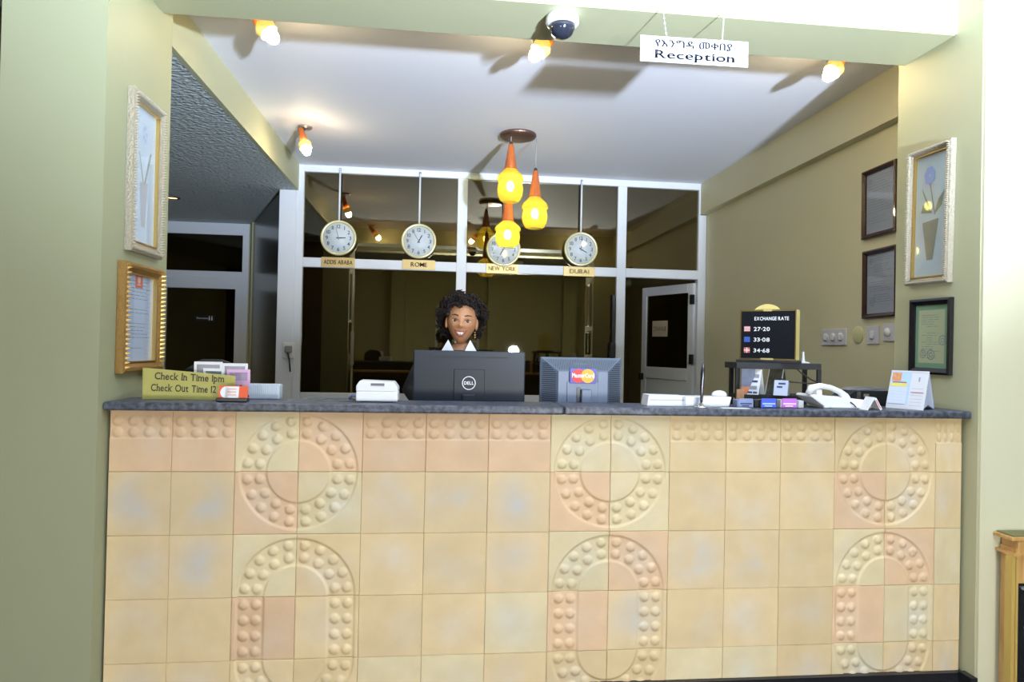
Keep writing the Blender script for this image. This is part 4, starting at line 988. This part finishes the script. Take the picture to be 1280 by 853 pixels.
xl_, z1_ = atY(800.5, 44, .03); xr_, z2_ = atY(935, 53, .03); _, z3_ = atY(801, 77, .03); _, z4_ = atY(934, 84, .03)
cxs = (xl_+xr_)/2; czs = (z1_+z2_+z3_+z4_)/4; sw = (xr_-xl_); sh = ((z1_-z3_)+(z2_-z4_))/2
rt = -math.atan2(z2_-z1_, sw)
t = thing('hanging_sign', 'white hanging sign lettered in Amharic and English for the reception', 'sign', (cxs, .03, czs)); t.rotation_euler = (0, rt, 0)
MB().box(-sw/2, sw/2, -.003, .003, -sh/2, sh/2).build('board', mat('sign_white', (.52, .53, .53), .6), t)
SI = mat('slate_ink', (.012, .018, .04), .7)
lettering('Reception', .034, SI, t, (0, -.0045, -.039), width=.355, serif=True, bold=.006, dbl=.03)
lettering('የእንግዳ መቀበያ', .030, SI, t, (-.005, -.0045, .010), width=.345, bold=0, gap=.10, dbl=.035)
rnd = random.Random(3)
for sx_, u, v in ((-.125, 826, 0), (.125+.0, 908, 0)):
    xt, ztop = atY(u, -12, .04)
    x0_, z0_ = sx_, sh/2-.002
    p0 = Vector((x0_, 0, z0_)); p1 = Vector((xt-cxs, .012, ztop-czs)); n = int((p1-p0).length/.011); mb = MB()
    dd = (p1-p0).normalized()
    for i in range(n):
        c_ = p0+(p1-p0)*(i+.5)/n; q = dd.to_track_quat('Z', 'Y').to_matrix().to_4x4()
        M_ = Matrix.Translation(c_) @ q @ Matrix.Rotation(R(90*(i % 2)), 4, 'Z')
        pts = [M_ @ Vector((.0032*math.cos(a), 0, .0075*math.sin(a))) for a in [k*math.pi/3 for k in range(7)]]
        mb.tube(pts, .0011, 4, cap=False)
    mb.build('chain', mat('chain_metal', (.65, .65, .6), .3, metal=.7), t)
    MB().box(x0_-.003, x0_+.003, -.005, .005, z0_-.012, z0_+.004).build('hook', STEEL, t)

# ================================================================ CABINET AT THE RIGHT EDGE
t = thing('marble_cabinet', 'golden wood and brass cabinet with black marble front beside the right column', 'cabinet', (3.695, -.185, 0), R(-1))
MB().box(.03, .75, .004, .085, 0, .63).build('body', LIGHTWOOD, t)
MB().box(.0, .78, -.01, .09, .665, .681).build('top', LIGHTWOOD, t, bevel=.003)
MB().box(.012, .77, -.002, .086, .681, .686).build('top_inlay', mat('olive_felt', (.18, .17, .06), .6), t)
MB().box(.034, .76, -.004, .085, .485, .665).build('frieze', LIGHTWOOD, t, bevel=.003)
MB().box(.008, .77, -.012, .086, .600, .612).build('moulding', LIGHTWOOD, t)
for x in (.085, .19, .30, .41):
    MB().ball((x, -.002, .627), .022, 12, sc=(1, .45, 1)).build('stud', LIGHTWOOD, t)
    MB().ball((x, -.002, .55), .018, 12, sc=(1.4, .45, 1)).build('stud', LIGHTWOOD, t)
PG_ = mat('gilt_paint', (.62, .44, .12), .4, metal=.2)
MB().box(.004, .018, -.006, .03, 0, .60).build('post', PG_, t); MB().box(.018, .024, -.001, .03, 0, .60).build('post', LIGHTWOOD, t); MB().box(.024, .034, -.006, .03, 0, .60).build('post', PG_, t)
MB().box(.034, .75, -.001, .03, 0.02, .485).build('marble_panel', MARBLE, t)

# ================================================================ PERSON
PX, PY = atY(577, 410, .60)[0], .60
SKIN = mat('brown_skin', (.42, .20, .095), .5, var=.05, vscale=12)
per = thing('person', 'smiling person with curly dark hair, black jacket and white collar behind the large monitor', 'person', (PX, PY, 0))
HC = 1.437-(.0) ; 
chin = atY(575, 430.5, .56)[1]; crown = atY(575, 373, .56)[1]
hz = (chin+crown)/2; hr = (crown-chin)/2    # skull centre and half height
def head_point(th, ph):
    """th 0..pi from the top, ph 0 faces -y (towards the viewer)"""
    st, c_ = math.sin(th), math.cos(th)
    x = math.sin(ph)*st; y = -math.cos(ph)*st; z = c_
    w_ = .072; dpt = .090
    # jaw narrows below the cheeks
    if z < -.05:
        q = min(1, (-.05-z)/.95); w_ *= 1-.36*q**1.35; dpt *= 1-.06*q
    p = Vector((x*w_*1.02, y*dpt, z*hr))
    if z < 0: p.z = z*hr*(1 - .02*math.cos(ph))
    front = max(0, -y)
    def G(cx, cz, sx, sz, a):
        nonlocal p
        if front <= 0: return
        e = math.exp(-((p.x-cx)/sx)**2-((p.z-cz)/sz)**2)*front
        p.y -= a*e
    H = hr
    G(0, -.12*H, .0085, .20*H, .010); G(0, -.22*H, .0145, .065*H, .016)     # nose bridge and tip
    G(.014, -.25*H, .006, .05*H, .006); G(-.014, -.25*H, .006, .05*H, .006)
    G(.031, .0*H, .016, .09*H, -.008); G(-.031, .0*H, .016, .09*H, -.008)  # sockets
    G(.030, .20*H, .022, .06*H, .004); G(-.030, .20*H, .022, .06*H, .004)    # brow
    G(.042, -.22*H, .018, .16*H, .006); G(-.042, -.22*H, .018, .16*H, .006)  # smiling cheeks
    G(0, -.52*H, .028, .13*H, .006)                                          # mouth mound
    G(0, -.88*H, .020, .12*H, .010)                                          # chin
    G(0, -.50*H, .023, .045*H, -.007)                                        # mouth opening
    return p
mb = MB(); NT, NP = 56, 72
vs = [head_point(math.pi*i/NT, 2*math.pi*j/NP) for i in range(NT+1) for j in range(NP)]
HM = Matrix.Translation((0, -.02, hz)) @ Matrix.Rotation(R(4), 4, 'Y') @ Matrix.Rotation(R(-4), 4, 'Z')
mb.add([HM @ v for v in vs], [(i*NP+j, i*NP+(j+1) % NP, (i+1)*NP+(j+1) % NP, (i+1)*NP+j) for i in range(NT) for j in range(NP)], True)
# body skeleton grown with a skin modifier
def skin_mesh(verts, edges, radii, sub=2, root=0):
    me = bpy.data.meshes.new('sk'); me.from_pydata(verts, edges, []); ob = bpy.data.objects.new('sk', me); COL.objects.link(ob)
    ob.modifiers.new('s', 'SKIN'); 
    for i, r_ in enumerate(radii): me.skin_vertices[0].data[i].radius = (r_, r_) if not isinstance(r_, tuple) else r_
    me.skin_vertices[0].data[root].use_root = True
    md = ob.modifiers.new('u', 'SUBSURF'); md.levels = sub; md.render_levels = sub
    dg = bpy.context.evaluated_depsgraph_get(); m2 = bpy.data.meshes.new_from_object(ob.evaluated_get(dg))
    v = [tuple(q.co) for q in m2.vertices]; f = [tuple(p.vertices) for p in m2.polygons]
    bpy.data.objects.remove(ob); return v, f
shz = chin-.085
bv = [(0, .02, .90), (0, .02, 1.08), (0, .01, shz-.06), (0, .005, shz+.02), (0, 0, chin+.02),           # spine 0-4
      (-.155, .01, shz-.01), (-.235, .02, shz-.15), (-.15, -.10, 1.12), (.155, .01, shz-.01), (.225, .02, shz-.16), (.13, -.10, 1.12),   # arms 5-10
      (-.09, .02, .84), (-.10, .02, .48), (-.10, .03, .09), (-.10, -.10, .04), (.09, .02, .84), (.10, .02, .48), (.10, .03, .09), (.10, -.10, .04)]
be = [(0, 1), (1, 2), (2, 3), (3, 4), (2, 5), (5, 6), (6, 7), (2, 8), (8, 9), (9, 10), (0, 11), (11, 12), (12, 13), (13, 14), (0, 15), (15, 16), (16, 17), (17, 18)]
br = [.13, .11, .10, .058, .048, .055, .042, .026, .055, .042, .026, .085, .055, .036, .03, .085, .055, .036, .03]
for s, w0 in ((-1, 7), (1, 10)):       # palms and five fingers each
    wx, wy, wz = bv[w0]; b0 = len(bv); bv.append((wx-s*.01, wy-.055, wz-.012)); be.append((w0, b0)); br.append(.026)
    for k in range(4):
        off = (k-1.5)*.018; l = (.062, .072, .068, .052)[k]
        i0 = len(bv); bv += [(wx-s*.01+off, wy-.085, wz-.012), (wx-s*.01+off*1.15, wy-.085-l*.55, wz-.010), (wx-s*.01+off*1.2, wy-.085-l, wz-.026)]
        be += [(b0, i0), (i0, i0+1), (i0+1, i0+2)]; br += [.009, .0085, .0075]
    i0 = len(bv); bv += [(wx-s*.035, wy-.045, wz-.012), (wx-s*.058, wy-.075, wz-.02)]; be += [(w0, i0), (i0, i0+1)]; br += [.011, .009]
try:
    sv, sf = skin_mesh(bv, be, br); mb.add(sv, sf, True)
except Exception as ex: print('skin failed', ex)
for s in (-1, 1):     # ears as part of the body surface
    mb.ball((s*.0745, -.004, -.10*hr), .026, 12, HM, (.34, .6, 1.1))
body = mb.build('body', SKIN, per)
def onface(x, z, off=0):
    best = None
    for v in vs:
        if v.y < 0:
            d_ = (v.x-x)**2+(v.z-z)**2
            if best is None or d_ < best[0]: best = (d_, v)
    return Vector((x, best[1].y-off, z))
EYEW = mat('eye_white', (.55, .53, .50), .2); IRIS = mat('dark_iris', (.03, .015, .01), .15); LIP = mat('rose_lip', (.27, .07, .05), .4); TEETH = mat('teeth', (.85, .84, .80), .25); HAIR = mat('curly_black_hair', (.016, .011, .010), .6, spec=.2); BROW = mat('brow_hair', (.03, .018, .012), .8)
for s in (-1, 1):
    c_ = onface(s*.031, .0*hr); c_.y += .0072
    e = MB().ball(tuple(c_), .0130, 16, HM, (1.15, 1, .62)).build('eye', EYEW, per)
    MB().ball((c_.x+.0005, c_.y-.0093, c_.z), .0082, 12, HM, (1, .62, .92)).build('iris', IRIS, e)
    # lids and brow
    pts = [HM @ onface(s*.030+q*.017, 0.0*hr+.0085-(q*q)*.006, .0015) for q in (-1, -.5, 0, .5, 1)]
    MB().tube(pts, [.0012, .0022, .0025, .0022, .0012], 6).build('eyelid', mat('lid_skin', (.16, .07, .035), .5), per)
    pts = [HM @ onface(s*(.015+q*.033), .20*hr+.005*math.sin(q*2.6), .0012) for q in (0, .25, .5, .75, 1)]
    MB().tube(pts, [.0024, .0032, .003, .0024, .001], 6).build('eyebrow', BROW, per)
    for q in (0,):
        MB().ball(tuple(onface(s*.0065, -.30*hr, -.001)), .0026, 8, HM).build('nostril', mat('nostril_dark', (.08, .03, .02), .8), per)
# smile
zm = -.50*hr
def arc(w_, z0_, dip, off, n=9): return [HM @ onface(-w_+2*w_*i/(n-1), z0_+dip*((2*i/(n-1)-1)**2), off) for i in range(n)]
MB().tube(arc(.0310, zm+.0045, .008, .0015), [.001, .0028, .0036, .0038, .0036, .0038, .0036, .0028, .001], 8).build('upper_lip', LIP, per)
MB().tube(arc(.0300, zm-.0165, .026, .001), [.001, .0032, .0045, .005, .0052, .005, .0045, .0032, .001], 8).build('lower_lip', LIP, per)
up = arc(.026, zm+.002, .008, .0008); lo = arc(.023, zm-.0105, .019, .0008); tb = MB()
for i in range(len(up)-1): tb.quad(up[i], up[i+1], lo[i+1], lo[i])
tb.build('teeth', TEETH, per)
# hair: scalp mass plus ringlets
def hair_dir(th, ph): return Vector((math.sin(ph)*math.sin(th), -math.cos(ph)*math.sin(th), math.cos(th)))
HT = Matrix.Translation((0, -.005, hz+.020))
hb = MB(); rnd = random.Random(11); pts_ = []
NTh, NPh = 40, 56
for i in range(NTh+1):
    th = math.pi*.80*i/NTh
    for j in range(NPh):
        ph = 2*math.pi*j/NPh; d_ = hair_dir(th, ph); fr = max(0, math.cos(ph))
        rx, ry, rz_ = .096, .100, .108
        n_ = noise.noise(d_*5.0)*.016+noise.noise(d_*11)*.010
        p = Vector((d_.x*(rx+n_), d_.y*(ry+n_), d_.z*(rz_+n_)))
        # open the face: pull front hair below the hairline back inside the head
        if d_.y < -.25 and p.z < .058 and abs(p.x) < .068: p = Vector((p.x*.86, max(p.y, -.045), p.z))
        if d_.y < .15 and p.z < .005: p = Vector((p.x*.66, max(p.y, .0), p.z))
        pts_.append(HT @ p)
hb.add(pts_, [(i*NPh+j, i*NPh+(j+1) % NPh, (i+1)*NPh+(j+1) % NPh, (i+1)*NPh+j) for i in range(NTh) for j in range(NPh)], True)
cnt = 0
while cnt < 640:
    th = math.acos(rnd.uniform(-.62, 1)); ph = rnd.uniform(0, 2*math.pi); d_ = hair_dir(th, ph)
    base = Vector((d_.x*.088, d_.y*.092, d_.z*.098))
    if d_.y < -.15 and base.z < .052 and abs(base.x) < .074: continue
    if d_.y < .22 and base.z < .012: continue
    cnt += 1
    out = (d_+Vector((rnd.uniform(-.5, .5), rnd.uniform(-.5, .5), rnd.uniform(-.6, .2)))).normalized()
    ln = rnd.uniform(.030, .056); u_ = out.orthogonal().normalized(); v_ = out.cross(u_); rr = rnd.uniform(.006, .011); tw = rnd.uniform(2.2, 3.2)*2*math.pi; ph0 = rnd.uniform(0, 6)
    line = []
    for k in range(15):
        q = k/14; line.append(HT @ (base+out*ln*q+Vector((0, 0, -.012*q*q))+rr*(math.cos(ph0+tw*q)*u_+math.sin(ph0+tw*q)*v_)))
    hb.tube(line, .0027, 4, cap=False)
hb.build('hair', HAIR, per)
# earring on the viewer's right
for s in (1,):
    ep = HM @ Vector((s*.070, -.012, -.44*hr)); er = MB()
    er.ball(tuple(ep), .004, 8); er.ball(tuple(ep+Vector((0, -.002, -.012))), .0055, 8); er.ball(tuple(ep+Vector((0, -.002, -.024))), .0045, 8)
    er.build('earring', BRASS, per)
# clothing
def loft(mb, rings, n=24):
    o = len(mb.v)
    for (c_, rx, ry) in rings:
        for k in range(n):
            a = 2*math.pi*k/n; mb.v.append((c_[0]+rx*math.cos(a), c_[1]+ry*math.sin(a), c_[2]))
    for i in range(len(rings)-1):
        for k in range(n): mb.f.append((o+i*n+k, o+i*n+(k+1) % n, o+(i+1)*n+(k+1) % n, o+(i+1)*n+k)); mb.sm.append(True)
JK = mat('black_jacket', (.012, .012, .015), .7, bump=.2, bscale=300)
jk = MB()
loft(jk, [((0, .02, .80), .175, .13), ((0, .02, .90), .17, .125), ((0, .02, 1.02), .155, .12), ((0, .015, 1.15), .17, .125), ((0, .01, shz-.08), .19, .125), ((0, .01, shz-.01), .175, .11), ((0, .008, shz+.022), .135, .085), ((0, .006, shz+.045), .082, .068), ((0, .004, shz+.055), .066, .06)])
for a_, b_, c_ in ((5, 6, 7), (8, 9, 10)):
    A_, B_, C_ = Vector(bv[a_]), Vector(bv[b_]), Vector(bv[c_]); C2 = B_+(C_-B_)*.88
    jk.tube([A_+Vector((0, 0, .01)), A_*.5+B_*.5, B_, B_*.5+C2*.5, C2], [.066, .062, .056, .048, .042], 16)
jk.build('jacket', JK, per)
tr = MB()
for s in (-1, 1): tr.tube([(s*.085, .02, .86), (s*.095, .02, .5), (s*.10, .03, .08)], [.10, .075, .065], 16)
loft(tr, [((0, .02, .80), .165, .12), ((0, .02, .92), .16, .118)]); tr.build('trousers', JK, per)
for s in (-1, 1): MB().ball((s*.10, -.03, .035), .05, 14, None, (.9, 2.2, .68)).build('shoe', BLACK, per)
# shirt collar: two white points opening in a V
SH = mat('white_shirt', (.82, .84, .88), .6)
for s in (-1, 1):
    zc0 = chin-.045
    V = [(s*.054-.012, -.045, chin+.022), (s*.022-.012, -.095, chin-.042), (s*.016-.012, -.112, chin-.10), (s*.060-.012, -.115, chin-.09), (s*.090-.012, -.060, chin-.040)]
    cm_ = MB()
    W2 = [(x, y+.004, z) for x, y, z in V]
    cm_.add(V+W2, [(0, 1, 2, 3, 4), (9, 8, 7, 6, 5), (0, 5, 6, 1), (1, 6, 7, 2), (2, 7, 8, 3), (3, 8, 9, 4), (4, 9, 5, 0)]); cm_.build('collar_point', SH, per)
